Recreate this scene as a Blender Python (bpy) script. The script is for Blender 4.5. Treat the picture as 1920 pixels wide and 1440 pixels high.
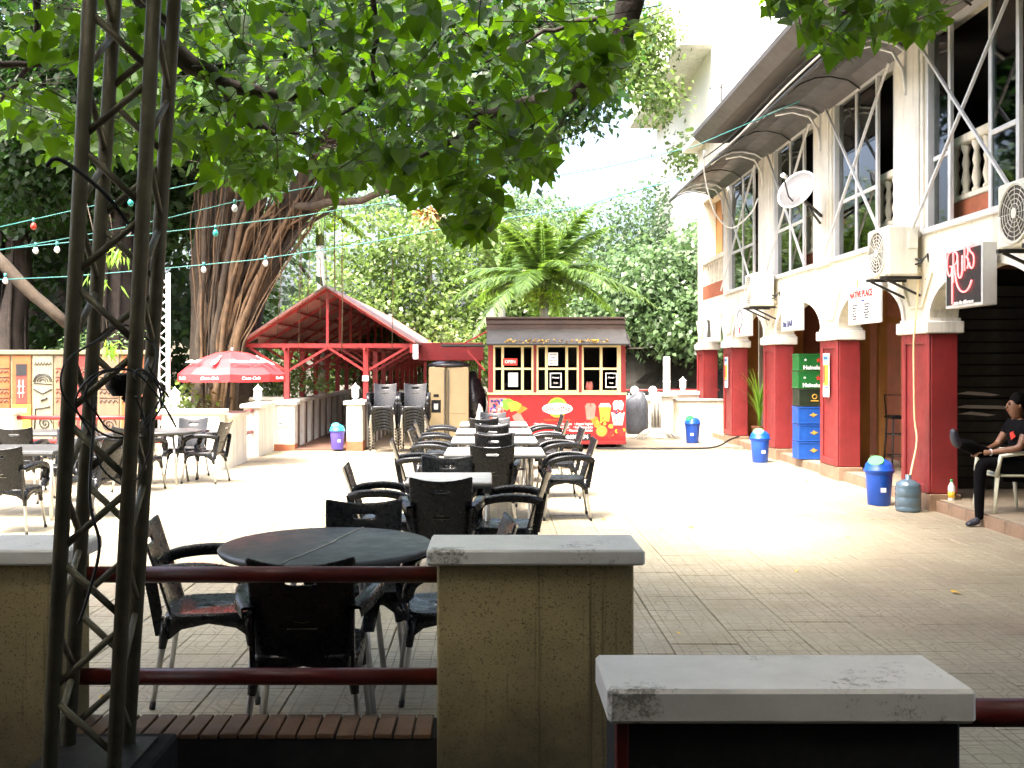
import bpy, bmesh, math, random
import numpy as np
from mathutils import Vector, Matrix, Quaternion
R = math.radians
rng = np.random.default_rng(7)
random.seed(7)
for o in list(bpy.data.objects): bpy.data.objects.remove(o)
S = bpy.context.scene
COL = S.collection

# ------------------------------------------------------------------ camera
FPX, VX, VY, EYE = 1900.0, 922.0, 685.0, 1.6
cam = bpy.data.cameras.new('camera'); co = bpy.data.objects.new('camera', cam); COL.objects.link(co)
cam.sensor_width = 36; cam.lens = 36*FPX/1920
cam.shift_x = (960-VX)/1920; cam.shift_y = -(720-VY)/1920
cam.clip_start = .05; cam.clip_end = 2000
co.location = (0, 0, EYE); co.rotation_euler = (R(90), 0, 0)
S.camera = co
# ------------------------------------------------------------------ sky, sun, exposure
SUN_EL, SUN_AZ = 64, 212      # azimuth of the sun, clockwise from +Y
W = bpy.data.worlds.new('World'); S.world = W; W.use_nodes = True
nt = W.node_tree; nt.nodes.clear()
sky = nt.nodes.new('ShaderNodeTexSky'); sky.sky_type = 'NISHITA'; sky.sun_disc = False
sky.sun_elevation = R(SUN_EL); sky.sun_rotation = R(SUN_AZ)
sky.air_density = .8; sky.dust_density = 10.0; sky.ozone_density = 1.0
bg = nt.nodes.new('ShaderNodeBackground'); bg.inputs[1].default_value = .15
wo = nt.nodes.new('ShaderNodeOutputWorld')
nt.links.new(sky.outputs[0], bg.inputs[0]); nt.links.new(bg.outputs[0], wo.inputs[0])
sl = bpy.data.lights.new('sun', 'SUN'); sl.energy = 1.5; sl.angle = R(12); sl.color = (1, .95, .86)
so = bpy.data.objects.new('sun', sl); COL.objects.link(so)
sd = Vector((math.sin(R(SUN_AZ))*math.cos(R(SUN_EL)), math.cos(R(SUN_AZ))*math.cos(R(SUN_EL)), math.sin(R(SUN_EL))))
so.rotation_euler = sd.to_track_quat('Z', 'Y').to_euler(); so.location = sd*60
S.view_settings.view_transform = 'Standard'; S.view_settings.look = 'None'
S.view_settings.exposure = 3.1; S.view_settings.gamma = 1; S.view_settings.use_curve_mapping = False

def P(px, py, Y): return Vector(((px-VX)*Y/FPX, Y, EYE+(VY-py)*Y/FPX))

# ------------------------------------------------------------------ materials
MATS = {}
def newmat(name):
    m = bpy.data.materials.new(name); m.use_nodes = True; MATS[name] = m
    return m, m.node_tree, m.node_tree.nodes['Principled BSDF'], m.node_tree.nodes['Material Output']
def N(t, typ, **k):
    n = t.nodes.new(typ)
    for a, v in k.items():
        if a.startswith('i_'): n.inputs[int(a[2:])].default_value = v
        else: setattr(n, a, v)
    return n
def ramp(t, fac, stops):
    r = N(t, 'ShaderNodeValToRGB'); t.links.new(fac, r.inputs[0])
    cr = r.color_ramp
    while len(cr.elements) < len(stops): cr.elements.new(.5)
    for e, (p, c) in zip(cr.elements, stops):
        e.position = p; e.color = (c, c, c, 1) if isinstance(c, (int, float)) else (*c, 1)
    return r.outputs[0]
def mixc(t, fac, a, b, mode='MIX'):
    n = N(t, 'ShaderNodeMix', data_type='RGBA', blend_type=mode)
    for i, v in ((0, fac), (6, a), (7, b)):
        if isinstance(v, bpy.types.NodeSocket): t.links.new(v, n.inputs[i])
        elif i == 0: n.inputs[0].default_value = v
        else: n.inputs[i].default_value = (*v, 1)
    return n.outputs[2]
def noise(t, scale, detail=4, rough=.6, vec=None):
    n = N(t, 'ShaderNodeTexNoise'); n.inputs['Scale'].default_value = scale
    n.inputs['Detail'].default_value = detail; n.inputs['Roughness'].default_value = rough
    if vec is None:
        vec = t.nodes.get('tc') or N(t, 'ShaderNodeTexCoord', name='tc')
        vec = vec.outputs['Object']
    t.links.new(vec, n.inputs['Vector'])
    return n.outputs[0]
def tcobj(t):
    tc = t.nodes.get('tc') or N(t, 'ShaderNodeTexCoord', name='tc'); return tc.outputs['Object']
def stretched(t, sx, sy, sz):
    mp = N(t, 'ShaderNodeMapping'); t.links.new(tcobj(t), mp.inputs[0]); mp.inputs['Scale'].default_value = (sx, sy, sz)
    return mp.outputs[0]
def mat(name, col, rough=.6, metal=0, var=.18, scale=6, bump=.15, dirt=0, spec=.5, streak=0, coat=0, emit=None):
    if name in MATS: return MATS[name]
    m, t, b, out = newmat(name)
    c2 = tuple(min(1, c*(1+var)) for c in col); c1 = tuple(c*(1-var) for c in col)
    n = noise(t, scale, 5)
    cc = ramp(t, n, [(.3, c1), (.7, c2)])
    if dirt:
        n2 = noise(t, scale*.35, 6, .7)
        cc = mixc(t, ramp(t, n2, [(.45, 0), (.75, dirt)]), cc, tuple(c*.35 for c in col))
    if streak:
        n3 = noise(t, 1, 5, .6, stretched(t, 9, 9, .7))
        cc = mixc(t, ramp(t, n3, [(.52, 0), (.72, streak)]), cc, tuple(c*.25 for c in col))
    t.links.new(cc, b.inputs['Base Color'])
    b.inputs['Roughness'].default_value = rough; b.inputs['Metallic'].default_value = metal
    b.inputs['Specular IOR Level'].default_value = spec
    if coat: b.inputs['Coat Weight'].default_value = coat; b.inputs['Coat Roughness'].default_value = .12
    rr = ramp(t, noise(t, scale*2.3, 3), [(.3, max(0, rough-.08)), (.7, min(1, rough+.1))]); t.links.new(rr, b.inputs['Roughness'])
    if bump:
        bp = N(t, 'ShaderNodeBump'); bp.inputs['Strength'].default_value = bump; bp.inputs['Distance'].default_value = .01
        t.links.new(noise(t, scale*8, 4), bp.inputs['Height']); t.links.new(bp.outputs[0], b.inputs['Normal'])
    if emit:
        b.inputs['Emission Color'].default_value = (*emit[0], 1); b.inputs['Emission Strength'].default_value = emit[1]
    return m
def leafmat(name, col, tcol, trans=.5, rough=.45):
    m, t, b, out = newmat(name)
    g = N(t, 'ShaderNodeNewGeometry')
    v = ramp(t, g.outputs['Random Per Island'], [(0, tuple(c*.55 for c in col)), (.6, col), (1, tuple(min(1, c*1.7) for c in col))])
    t.links.new(v, b.inputs['Base Color']); b.inputs['Roughness'].default_value = rough
    tr = N(t, 'ShaderNodeBsdfTranslucent')
    v2 = ramp(t, g.outputs['Random Per Island'], [(0, tuple(c*.6 for c in tcol)), (.6, tcol), (1, tuple(min(1, c*1.5) for c in tcol))])
    t.links.new(v2, tr.inputs[0])
    mx = N(t, 'ShaderNodeMixShader'); mx.inputs[0].default_value = trans
    t.links.new(b.outputs[0], mx.inputs[1]); t.links.new(tr.outputs[0], mx.inputs[2]); t.links.new(mx.outputs[0], out.inputs[0])
    return m

mat('black_plastic', (.008, .009, .011), .28, var=.2, scale=14, bump=.03, spec=.36)
mat('aluminium_tube', (.55, .54, .52), .38, .8, dirt=.3)
mat('black_rubber', (.01, .01, .01), .7)
mat('grey_table', (.045, .048, .05), .42, var=.3, scale=5, bump=.05, dirt=.3)
mat('white_table', (.42, .41, .39), .35, var=.12, scale=5, bump=.05)
mat('cream_paint', (.76, .71, .57), .75, var=.07, scale=3, dirt=.45, streak=.5)
mat('white_trim', (.78, .76, .69), .7, var=.06, scale=4, dirt=.4, streak=.45)
mat('white_wall', (.74, .72, .64), .75, var=.06, scale=3, dirt=.25, streak=.3)
mat('red_paint', (.21, .018, .019), .55, var=.16, scale=3, dirt=.3, streak=.3, bump=.12)
mat('red_steel', (.28, .02, .02), .45, var=.15, scale=6, dirt=.35)
mat('dark_red_pipe', (.085, .007, .005), .42, var=.3, scale=8, dirt=.4)
mat('orange_paint', (.42, .19, .05), .7, var=.12, scale=4, dirt=.3)
mat('brown_paint', (.16, .05, .022), .7, var=.2, scale=4, dirt=.3)
mat('stone_skirt', (.26, .17, .11), .6, var=.2, scale=7, dirt=.4)
mat('platform_tile', (.33, .27, .19), .55, var=.14, scale=5, dirt=.3)
mat('concrete_cap', (.42, .42, .38), .8, var=.12, scale=9, dirt=.6, bump=.35)
mat('steel_truss', (.135, .125, .08), .55, .3, var=.25, scale=12, dirt=.4)
mat('white_steel', (.72, .73, .74), .45, .1, var=.08)
mat('dark_steel', (.03, .03, .03), .5, .3)
mat('roof_sheet_dark', (.10, .10, .105), .5, .1, var=.15, scale=3, dirt=.3)
mat('soffit_grey', (.12, .115, .11), .8, var=.1, scale=2, dirt=.3)
mat('awning_sheet', (.05, .048, .05), .4, var=.2, scale=2)
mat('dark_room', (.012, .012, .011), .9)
mat('shutter_grey', (.06, .065, .06), .6, .2, var=.4, scale=3, dirt=.5)
mat('brick_red', (.36, .11, .05), .8, var=.2, scale=9, dirt=.3)
mat('terracotta', (.13, .07, .032), .7, var=.22, scale=9, dirt=.5, bump=.3)
mat('grout', (.10, .09, .075), .9)
mat('black_soil', (.004, .0036, .003), .95, var=.4)  # near-black: foreground shade put into the colour of pier, kerb and footing
mat('soil', (.06, .05, .03), .95, var=.4, scale=3, dirt=.4)
mat('bark', (.04, .028, .017), .9, var=.45, scale=6, bump=.8, streak=.6)
mat('bark_dark', (.035, .026, .02), .9, var=.4, scale=5, bump=.8)
mat('root_brown', (.088, .052, .025), .85, var=.5, scale=5, bump=.4, streak=.5)
mat('blue_plastic', (.006, .07, .42), .33, var=.08, bump=.02)
mat('green_plastic', (.02, .36, .07), .35, var=.08, bump=.02)
mat('purple_plastic', (.10, .07, .42), .4, var=.1)
mat('teal_plastic', (.02, .28, .33), .35, var=.1)
mat('crate_green', (.006, .11, .02), .45, var=.1)
mat('crate_black', (.012, .022, .012), .45, var=.2)
mat('crate_blue', (.008, .07, .33), .45, var=.12)
mat('white_print', (.8, .8, .78), .6, var=.03)
mat('red_print', (.6, .03, .02), .6, var=.05)
mat('banner_red', (.62, .012, .015), .45, var=.12, scale=1.5, bump=.02)
mat('gold_print', (.5, .28, .04), .5, var=.1)
mat('black_print', (.012, .012, .014), .5)
mat('blue_print', (.02, .05, .3), .5)
mat('yellow_print', (.75, .5, .04), .5)
mat('green_print', (.16, .4, .03), .5)
mat('orange_print', (.75, .2, .02), .5)
mat('pink_print', (.7, .2, .16), .5)
mat('navy_print', (.02, .03, .12), .4)
mat('cyan_print', (.2, .5, .6), .5)
mat('kiosk_brown', (.075, .045, .034), .55, var=.25, scale=4, dirt=.3)
mat('kiosk_grey', (.075, .07, .06), .5, .1, var=.2, scale=4, dirt=.3)
mat('window_cream', (.62, .52, .28), .5, var=.08, dirt=.15)
mat('white_aluminium', (.66, .67, .68), .4, .3, var=.06)
mat('fridge_beige', (.28, .215, .12), .35, var=.06, dirt=.1)
mat('tarp_black', (.012, .012, .014), .3, bump=.3)
mat('tarp_grey', (.09, .10, .12), .4, bump=.3, var=.25)
mat('jug_plastic', (.08, .13, .17), .15, var=.1, spec=.8)
mat('hose_cream', (.72, .55, .3), .5)
mat('cable_black', (.012, .014, .014), .5)
mat('wire_teal', (.03, .20, .19), .5, var=.1)
mat('bulb_white', (.75, .76, .85), .25, var=.03)
mat('bulb_red', (.65, .05, .03), .25, var=.03)
mat('bulb_teal', (.04, .45, .42), .25, var=.03)
mat('umbrella_red', (.45, .025, .03), .6, var=.08, bump=.05)
mat('neon_pink', (.9, .25, .25), .4, emit=((1, .12, .12), .55))
mat('dark_rock', (.022, .021, .017), .95, var=.6, scale=1.2, bump=1, dirt=.4)
mat('mural_tan', (.17, .105, .06), .7, dirt=.2); mat('mural_cream', (.21, .19, .125), .7, dirt=.2)
mat('mural_orange', (.26, .075, .018), .7, dirt=.2); mat('mural_red', (0.220, 0.022, 0.017), .7, dirt=.2)
mat('mural_top', (.2, .17, .1), .8, dirt=.4)
mat('skin', (.20, .095, .052), .5, var=.08, bump=.03)
mat('black_cloth', (.004, .004, .005), .9, var=.3, bump=.3, spec=.08)
mat('hair', (.003, .0025, .002), .8, spec=.1)
mat('shoe', (.02, .022, .035), .5)
mat('white_plastic', (.62, .62, .5), .35, var=.05, dirt=.15)
mat('pale_building', (.82, .81, .76), .8, var=.03)
mat('dish_white', (.8, .8, .8), .4, var=.03)
mat('ac_white', (.72, .71, .62), .5, var=.05, dirt=.15, streak=.2)
mat('ac_grille', (.07, .06, .05), .6)
mat('pavilion_sheet', (.40, .17, .15), .6, var=.15, scale=3, dirt=.3)
mat('roof_pale', (.28, .15, .14), .5, var=.15, scale=2, dirt=.4)
mat('deep_rock', (.006, .006, .005), .95)
mat('floor_brown', (.15, .085, .06), .6, var=.15, dirt=.3)
mat('dry_frond', (.45, .27, .10), .8)
mat('yellow_leaf', (.6, .36, .04), .7)
leafmat('leaf_near', (.018, .066, .004), (.11, .235, .004), .55, .6)
leafmat('leaf_banyan', (.014, .042, .007), (.045, .15, .012), .35, .5)
leafmat('leaf_high', (.02, .055, .01), (.05, .14, .01), .3, .5)
leafmat('leaf_bright', (.11, .17, .045), (.2, .32, .06), .4, .3)
leafmat('leaf_mid', (.10, .165, .075), (.15, .26, .09), .4, .3)
leafmat('leaf_dark', (.018, .045, .01), (.04, .1, .01), .3, .6)
leafmat('palm_leaf', (.075, .14, .03), (.16, .28, .03), .4, .4)
leafmat('bamboo_leaf', (.14, .3, .03), (.4, .6, .05), .5, .4)

def glassmat(name, tint, gl=.9, tr=.75):
    m, t, b, out = newmat(name)
    tp = N(t, 'ShaderNodeBsdfTransparent'); tp.inputs[0].default_value = (*tint, 1)
    g = N(t, 'ShaderNodeBsdfGlossy'); g.inputs['Roughness'].default_value = .03; g.inputs[0].default_value = (gl, gl, gl, 1)
    f = N(t, 'ShaderNodeFresnel'); f.inputs[0].default_value = 1.7
    mx = N(t, 'ShaderNodeMixShader'); t.links.new(f.outputs[0], mx.inputs[0])
    t.links.new(tp.outputs[0], mx.inputs[1]); t.links.new(g.outputs[0], mx.inputs[2]); t.links.new(mx.outputs[0], out.inputs[0])
glassmat('window_glass', (.35, .42, .40)); glassmat('kiosk_glass', (.5, .55, .55))

def stucco():
    m, t, b, out = newmat('stucco_dirty')
    base = ramp(t, noise(t, 5, 5), [(.3, (.29, .23, .105)), (.7, (.38, .305, .145))])
    v = N(t, 'ShaderNodeTexNoise'); v.inputs['Scale'].default_value = 150; v.inputs['Detail'].default_value = 2
    t.links.new(tcobj(t), v.inputs['Vector'])
    sp = ramp(t, v.outputs[0], [(.60, 0), (.66, .85)])
    cc = mixc(t, sp, base, (.09, .07, .03))
    n3 = noise(t, 1, 4, .65, stretched(t, 14, 14, .35))
    st = ramp(t, n3, [(.57, 0), (.66, .9)])
    cc = mixc(t, st, cc, (.06, .045, .02))
    z = N(t, 'ShaderNodeSeparateXYZ'); t.links.new(tcobj(t), z.inputs[0])
    ad = N(t, 'ShaderNodeMath', operation='MULTIPLY_ADD'); t.links.new(noise(t, 4, 5), ad.inputs[0]); ad.inputs[1].default_value = .6; t.links.new(z.outputs[2], ad.inputs[2])
    cc = mixc(t, ramp(t, ad.outputs[0], [(.42, .92), (1.0, 0)]), cc, (.05, .042, .022))
    t.links.new(cc, b.inputs['Base Color']); b.inputs['Roughness'].default_value = .85
    bp = N(t, 'ShaderNodeBump'); bp.inputs['Strength'].default_value = .5; bp.inputs['Distance'].default_value = .004
    t.links.new(v.outputs[0], bp.inputs['Height']); t.links.new(bp.outputs[0], b.inputs['Normal'])
stucco()
def capmat():
    m, t, b, out = newmat('slab_top')
    base = ramp(t, noise(t, 7, 6, .7), [(.3, (.70, .69, .63)), (.7, (.84, .83, .78))])
    ns = noise(t, 48, 8, .85); big = noise(t, 3, 3)
    mu = N(t, 'ShaderNodeMath', operation='MULTIPLY'); t.links.new(ns, mu.inputs[0]); t.links.new(big, mu.inputs[1])
    cc = mixc(t, ramp(t, mu.outputs[0], [(.30, 0), (.36, .8)]), base, (.14, .13, .1))
    t.links.new(cc, b.inputs['Base Color']); b.inputs['Roughness'].default_value = .5
    bp = N(t, 'ShaderNodeBump'); bp.inputs['Strength'].default_value = .35; bp.inputs['Distance'].default_value = .004
    t.links.new(ns, bp.inputs['Height']); t.links.new(bp.outputs[0], b.inputs['Normal'])
capmat()
def pavermat():
    m, t, b, out = newmat('paver')
    uv = N(t, 'ShaderNodeUVMap').outputs[0]
    sx = N(t, 'ShaderNodeSeparateXYZ'); t.links.new(uv, sx.inputs[0])
    oi = N(t, 'ShaderNodeNewGeometry')
    base = ramp(t, noise(t, 1.1, 5, .6, oi.outputs['Position']), [(.3, (.26, .23, .155)), (.7, (.38, .34, .24))])
    base = mixc(t, ramp(t, noise(t, 30, 4, .7, oi.outputs['Position']), [(.4, 0), (.75, .45)]), base, (.15, .13, .09))
    base = mixc(t, ramp(t, noise(t, .5, 5, .6, oi.outputs['Position']), [(.5, 0), (.7, .4)]), base, (.22, .15, .12))
    def M(op, a, bb=None):
        n = N(t, 'ShaderNodeMath', operation=op)
        for i, v in enumerate((a, bb)):
            if v is None: continue
            if isinstance(v, bpy.types.NodeSocket): t.links.new(v, n.inputs[i])
            else: n.inputs[i].default_value = v
        return n.outputs[0]
    def circ(cx, cy, rr, w):
        dx = M('SUBTRACT', sx.outputs[0], cx); dy = M('SUBTRACT', sx.outputs[1], cy)
        d = M('SQRT', M('ADD', M('MULTIPLY', dx, dx), M('MULTIPLY', dy, dy)))
        return M('LESS_THAN', M('ABSOLUTE', M('SUBTRACT', d, rr)), w)
    def line(s, n, w):
        f = M('FRACT', M('MULTIPLY', s, n)); return M('LESS_THAN', M('ABSOLUTE', M('SUBTRACT', f, .5)), w)
    g = None; gl_ = []
    for a in (circ(.5, .5, .30, .013), circ(.5, .5, .14, .013), circ(0, 0, .33, .013), circ(1, 1, .33, .013), circ(0, 1, .33, .013), circ(1, 0, .33, .013),
              line(sx.outputs[0], 4, .028), line(sx.outputs[1], 4, .028)):
        g = a if g is None else M('MAXIMUM', g, a)
        if a is not None and len(gl_) < 6: g = M('MULTIPLY', a, .45) if len(gl_) == 0 else M('MAXIMUM', M('MULTIPLY', a, .45), gl_[-1]); gl_.append(g)
    wear = ramp(t, noise(t, 2.2, 5, .65, oi.outputs['Position']), [(.35, .25), (.6, .95)])
    gm = M('MULTIPLY', g, wear)
    cc = mixc(t, M('MULTIPLY', gm, .9), base, (.07, .055, .035))
    t.links.new(cc, b.inputs['Base Color'])
    t.links.new(ramp(t, noise(t, 3, 4, .6, oi.outputs['Position']), [(.3, .45), (.7, .8)]), b.inputs['Roughness'])
    bp = N(t, 'ShaderNodeBump'); bp.inputs['Strength'].default_value = .6; bp.inputs['Distance'].default_value = .006; bp.invert = True
    t.links.new(gm, bp.inputs['Height']); t.links.new(bp.outputs[0], b.inputs['Normal'])
pavermat()

# ------------------------------------------------------------------ mesh helpers
class MB:
    def __init__(s): s.v = []; s.f = []; s.m = []; s.sm = []; s.uv = None
    def add(s, vs, fs, mi=0, smooth=False):
        k = len(s.v); s.v += [tuple(v) for v in vs]
        for f in fs: s.f.append(tuple(i+k for i in f)); s.m.append(mi); s.sm.append(smooth)
        return s
    def box(s, x0, x1, y0, y1, z0, z1, mi=0, bev=0, mtx=None):
        b = min(bev, (x1-x0)*.45, (y1-y0)*.45, (z1-z0)*.45)
        if b <= 0:
            vs = [(x, y, z) for z in (z0, z1) for y in (y0, y1) for x in (x0, x1)]
            fs = [(0, 2, 3, 1), (4, 5, 7, 6), (0, 1, 5, 4), (2, 6, 7, 3), (0, 4, 6, 2), (1, 3, 7, 5)]
        else:
            vs = []; idx = {}
            X = (x0, x1); Y = (y0, y1); Z = (z0, z1)
            for i in (0, 1):
                for j in (0, 1):
                    for k in (0, 1):
                        ix = X[i]+(b if i == 0 else -b); jy = Y[j]+(b if j == 0 else -b); kz = Z[k]+(b if k == 0 else -b)
                        idx[(i, j, k, 0)] = len(vs); vs.append((X[i], jy, kz))
                        idx[(i, j, k, 1)] = len(vs); vs.append((ix, Y[j], kz))
                        idx[(i, j, k, 2)] = len(vs); vs.append((ix, jy, Z[k]))
            fs = []
            def q(*a): fs.append(tuple(idx[e] for e in a))
            for i in (0, 1): q((i, 0, 0, 0), (i, 1, 0, 0), (i, 1, 1, 0), (i, 0, 1, 0)); q((0, i, 0, 1), (1, i, 0, 1), (1, i, 1, 1), (0, i, 1, 1)); q((0, 0, i, 2), (1, 0, i, 2), (1, 1, i, 2), (0, 1, i, 2))
            for i in (0, 1):
                for j in (0, 1):
                    q((i, j, 0, 0), (i, j, 1, 0), (i, j, 1, 1), (i, j, 0, 1))
                    q((i, 0, j, 0), (i, 1, j, 0), (i, 1, j, 2), (i, 0, j, 2))
                    q((0, i, j, 1), (1, i, j, 1), (1, i, j, 2), (0, i, j, 2))
                    for k in (0, 1): q((i, j, k, 0), (i, j, k, 1), (i, j, k, 2))
        if mtx is not None: vs = [mtx @ Vector(v) for v in vs]
        return s.add(vs, fs, mi)
    def tube(s, pts, r, seg=8, mi=0, cap=True, flat=None, smooth=True):
        pts = [Vector(p) for p in pts]; n = len(pts)
        rs = r if isinstance(r, (list, tuple)) else [r]*n
        vs = []; up0 = None
        for i, p in enumerate(pts):
            t = (pts[min(i+1, n-1)]-pts[max(i-1, 0)])
            if t.length < 1e-9: t = Vector((0, 0, 1))
            t.normalize()
            if up0 is None:
                a = Vector((0, 0, 1)) if abs(t.z) < .9 else Vector((1, 0, 0))
            else: a = up0
            u = (a-t*a.dot(t)).normalized(); w = t.cross(u); up0 = u
            fu, fw = flat if flat else (1, 1)
            for k in range(seg):
                an = 2*math.pi*(k+.5)/seg
                vs.append(p+(u*math.cos(an)*fu+w*math.sin(an)*fw)*rs[i])
        fs = [(i*seg+k, i*seg+(k+1) % seg, (i+1)*seg+(k+1) % seg, (i+1)*seg+k) for i in range(n-1) for k in range(seg)]
        s.add(vs, fs, mi, smooth)
        if cap:
            k0 = len(s.v)-len(vs)
            s.f.append(tuple(k0+k for k in reversed(range(seg)))); s.m.append(mi); s.sm.append(False)
            s.f.append(tuple(k0+(n-1)*seg+k for k in range(seg))); s.m.append(mi); s.sm.append(False)
        return s
    def bar(s, a, b, w, h=None, mi=0):
        return s.tube([a, b], w*.7071, 4, mi, True, (1, (h or w)/w), False)
    def lathe(s, prof, c=(0, 0, 0), seg=20, mi=0, smooth=True, sq=(1, 1)):
        vs = []
        for (r, z) in prof:
            for k in range(seg):
                a = 2*math.pi*k/seg; vs.append((c[0]+r*math.cos(a)*sq[0], c[1]+r*math.sin(a)*sq[1], c[2]+z))
        n = len(prof)
        fs = [(i*seg+k, i*seg+(k+1) % seg, (i+1)*seg+(k+1) % seg, (i+1)*seg+k) for i in range(n-1) for k in range(seg)]
        if prof[0][0] > 1e-4: fs.append(tuple(reversed(range(seg))))
        if prof[-1][0] > 1e-4: fs.append(tuple((n-1)*seg+k for k in range(seg)))
        return s.add(vs, fs, mi, smooth)
    def prism(s, poly, o, u, v, w, mi=0):
        """polygon (a,b) in plane o + a*u + b*v extruded by w"""
        o, u, v, w = map(Vector, (o, u, v, w)); n = len(poly)
        vs = [o+u*a+v*b for a, b in poly]+[o+u*a+v*b+w for a, b in poly]
        fs = [tuple(range(n)), tuple(reversed(range(n, 2*n)))]+[(i, n+i, n+(i+1) % n, (i+1) % n) for i in range(n)]
        return s.add(vs, fs, mi)
    def build(s, name, mats, parent=None, label=None, kind=None, fix=True):
        me = bpy.data.meshes.new(name); me.from_pydata(s.v, [], s.f)
        for m in (mats if isinstance(mats, (list, tuple)) else [mats]): me.materials.append(MATS[m])
        me.polygons.foreach_set('material_index', s.m); me.polygons.foreach_set('use_smooth', s.sm)
        if fix and len(s.f) < 60000:
            bm = bmesh.new(); bm.from_mesh(me); bmesh.ops.recalc_face_normals(bm, faces=bm.faces); bm.to_mesh(me); bm.free()
        me.update()
        return link(name, me, parent, label, kind)
def link(name, me, parent=None, label=None, kind=None):
    o = bpy.data.objects.new(name, me); COL.objects.link(o)
    if parent: o.parent = parent
    if label: o['label'] = label
    if kind: o['kind'] = kind
    return o
def tag(o, label, cat, group=None):
    o['label'] = label; o['category'] = cat
    if group: o['group'] = group
    return o
def E(name, label, cat, loc=(0, 0, 0), rz=0, group=None):
    o = bpy.data.objects.new(name, None); COL.objects.link(o); o.empty_display_size = .1
    o.location = loc; o.rotation_euler = (0, 0, R(rz)); return tag(o, label, cat, group)
def dup(src, loc, rz, label=None, group=None, rot=None):
    kids = [o for o in src.children]
    r = src.copy(); COL.objects.link(r); r.location = loc; r.rotation_euler = rot or (0, 0, R(rz))
    if label: r['label'] = label
    if group: r['group'] = group
    for c in kids:
        d = c.copy(); COL.objects.link(d); d.parent = r
        for g in c.children:
            e = g.copy(); COL.objects.link(e); e.parent = d
    return r
def bake(o):
    dg = bpy.context.evaluated_depsgraph_get(); dg.update()
    me = bpy.data.meshes.new_from_object(o.evaluated_get(dg), depsgraph=dg)
    o.modifiers.clear(); old = o.data; o.data = me
    return o
def text(s, o, u, v, size, m, parent, name='lettering', depth=.002, align='CENTER', shear=0, spacing=1, bold=0, label=None, xs=1):
    """flat lettering: baseline centre at o, u = reading direction, v = up"""
    cu = bpy.data.curves.new('t', 'FONT'); cu.body = s; cu.size = size; cu.extrude = depth; cu.align_x = align; cu.align_y = 'CENTER'
    cu.shear = shear; cu.space_character = spacing; cu.offset = bold; cu.resolution_u = 3
    ob = bpy.data.objects.new('t', cu); COL.objects.link(ob)
    dg = bpy.context.evaluated_depsgraph_get(); me = bpy.data.meshes.new_from_object(ob.evaluated_get(dg), depsgraph=dg)
    bpy.data.objects.remove(ob)
    u = Vector(u).normalized(); v = Vector(v).normalized(); n = u.cross(v)
    M4 = Matrix(((u.x*xs, v.x, n.x, o[0]), (u.y*xs, v.y, n.y, o[1]), (u.z*xs, v.z, n.z, o[2]), (0, 0, 0, 1)))
    me.transform(M4); me.materials.clear(); me.materials.append(MATS[m]); me.name = name
    return link(name, me, parent, label)
def disc(mb, c, u, v, r, mi=0, seg=18, r2=None, th=.002):
    u = Vector(u).normalized(); v = Vector(v).normalized(); n = u.cross(v)
    poly = [(r*math.cos(2*math.pi*k/seg), (r2 or r)*math.sin(2*math.pi*k/seg)) for k in range(seg)]
    mb.prism(poly, Vector(c), u, v, n*th, mi); return mb

# ------------------------------------------------------------------ leaves
LEAF = [(0, 0), (-.28, .30), (-.42, .55), (-.25, .85), (0, 1.0), (.25, .85), (.42, .55), (.28, .30)]
HEART = [(0, .08), (.22, -.04), (.44, .10), (.46, .36), (.28, .68), (0, 1.08), (-.28, .68), (-.46, .36), (-.44, .10), (-.22, -.04)]
def leaves_np(pos, size, nrm, tip, shape='quad', cup=.12):
    """arrays -> verts, loops per leaf"""
    n = len(pos); nrm = nrm/np.linalg.norm(nrm, axis=1, keepdims=True)
    t = tip-nrm*np.sum(tip*nrm, axis=1, keepdims=True); t /= np.maximum(np.linalg.norm(t, axis=1, keepdims=True), 1e-6)
    s = np.cross(nrm, t)
    sh = {'quad': [(-.32, .35), (0, 0), (.32, .35), (0, 1)], 'leaf': LEAF, 'heart': HEART, 'blade': [(-.07, .3), (0, 0), (.07, .3), (0, 1)]}[shape]
    sh = np.array(sh); k = len(sh)
    V = pos[:, None, :]+size[:, None, None]*(s[:, None, :]*sh[None, :, 0:1]+t[:, None, :]*sh[None, :, 1:2]+nrm[:, None, :]*(np.abs(sh[None, :, 0:1])*cup*2-.12*sh[None, :, 1:2]**2))
    return V.reshape(-1, 3), k
def leafmesh(name, V, k, m):
    n = len(V)//k
    if k == 10:
        me = bpy.data.meshes.new(name); ix = []
        for i in range(n): ix += [tuple(i*10+j for j in (0, 1, 2, 3, 4, 5)), tuple(i*10+j for j in (0, 5, 6, 7, 8, 9))]
        me.from_pydata(V.tolist(), [], ix); me.materials.append(MATS[m]); return me
    me = bpy.data.meshes.new(name); me.vertices.add(len(V)); me.vertices.foreach_set('co', V.astype(np.float32).ravel())
    me.loops.add(n*k); me.loops.foreach_set('vertex_index', np.arange(n*k, dtype=np.int32))
    me.polygons.add(n); me.polygons.foreach_set('loop_start', np.arange(0, n*k, k, dtype=np.int32))
    me.polygons.foreach_set('loop_total', np.full(n, k, dtype=np.int32))
    me.materials.append(MATS[m]); me.update(calc_edges=True); me.validate()
    return me
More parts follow.
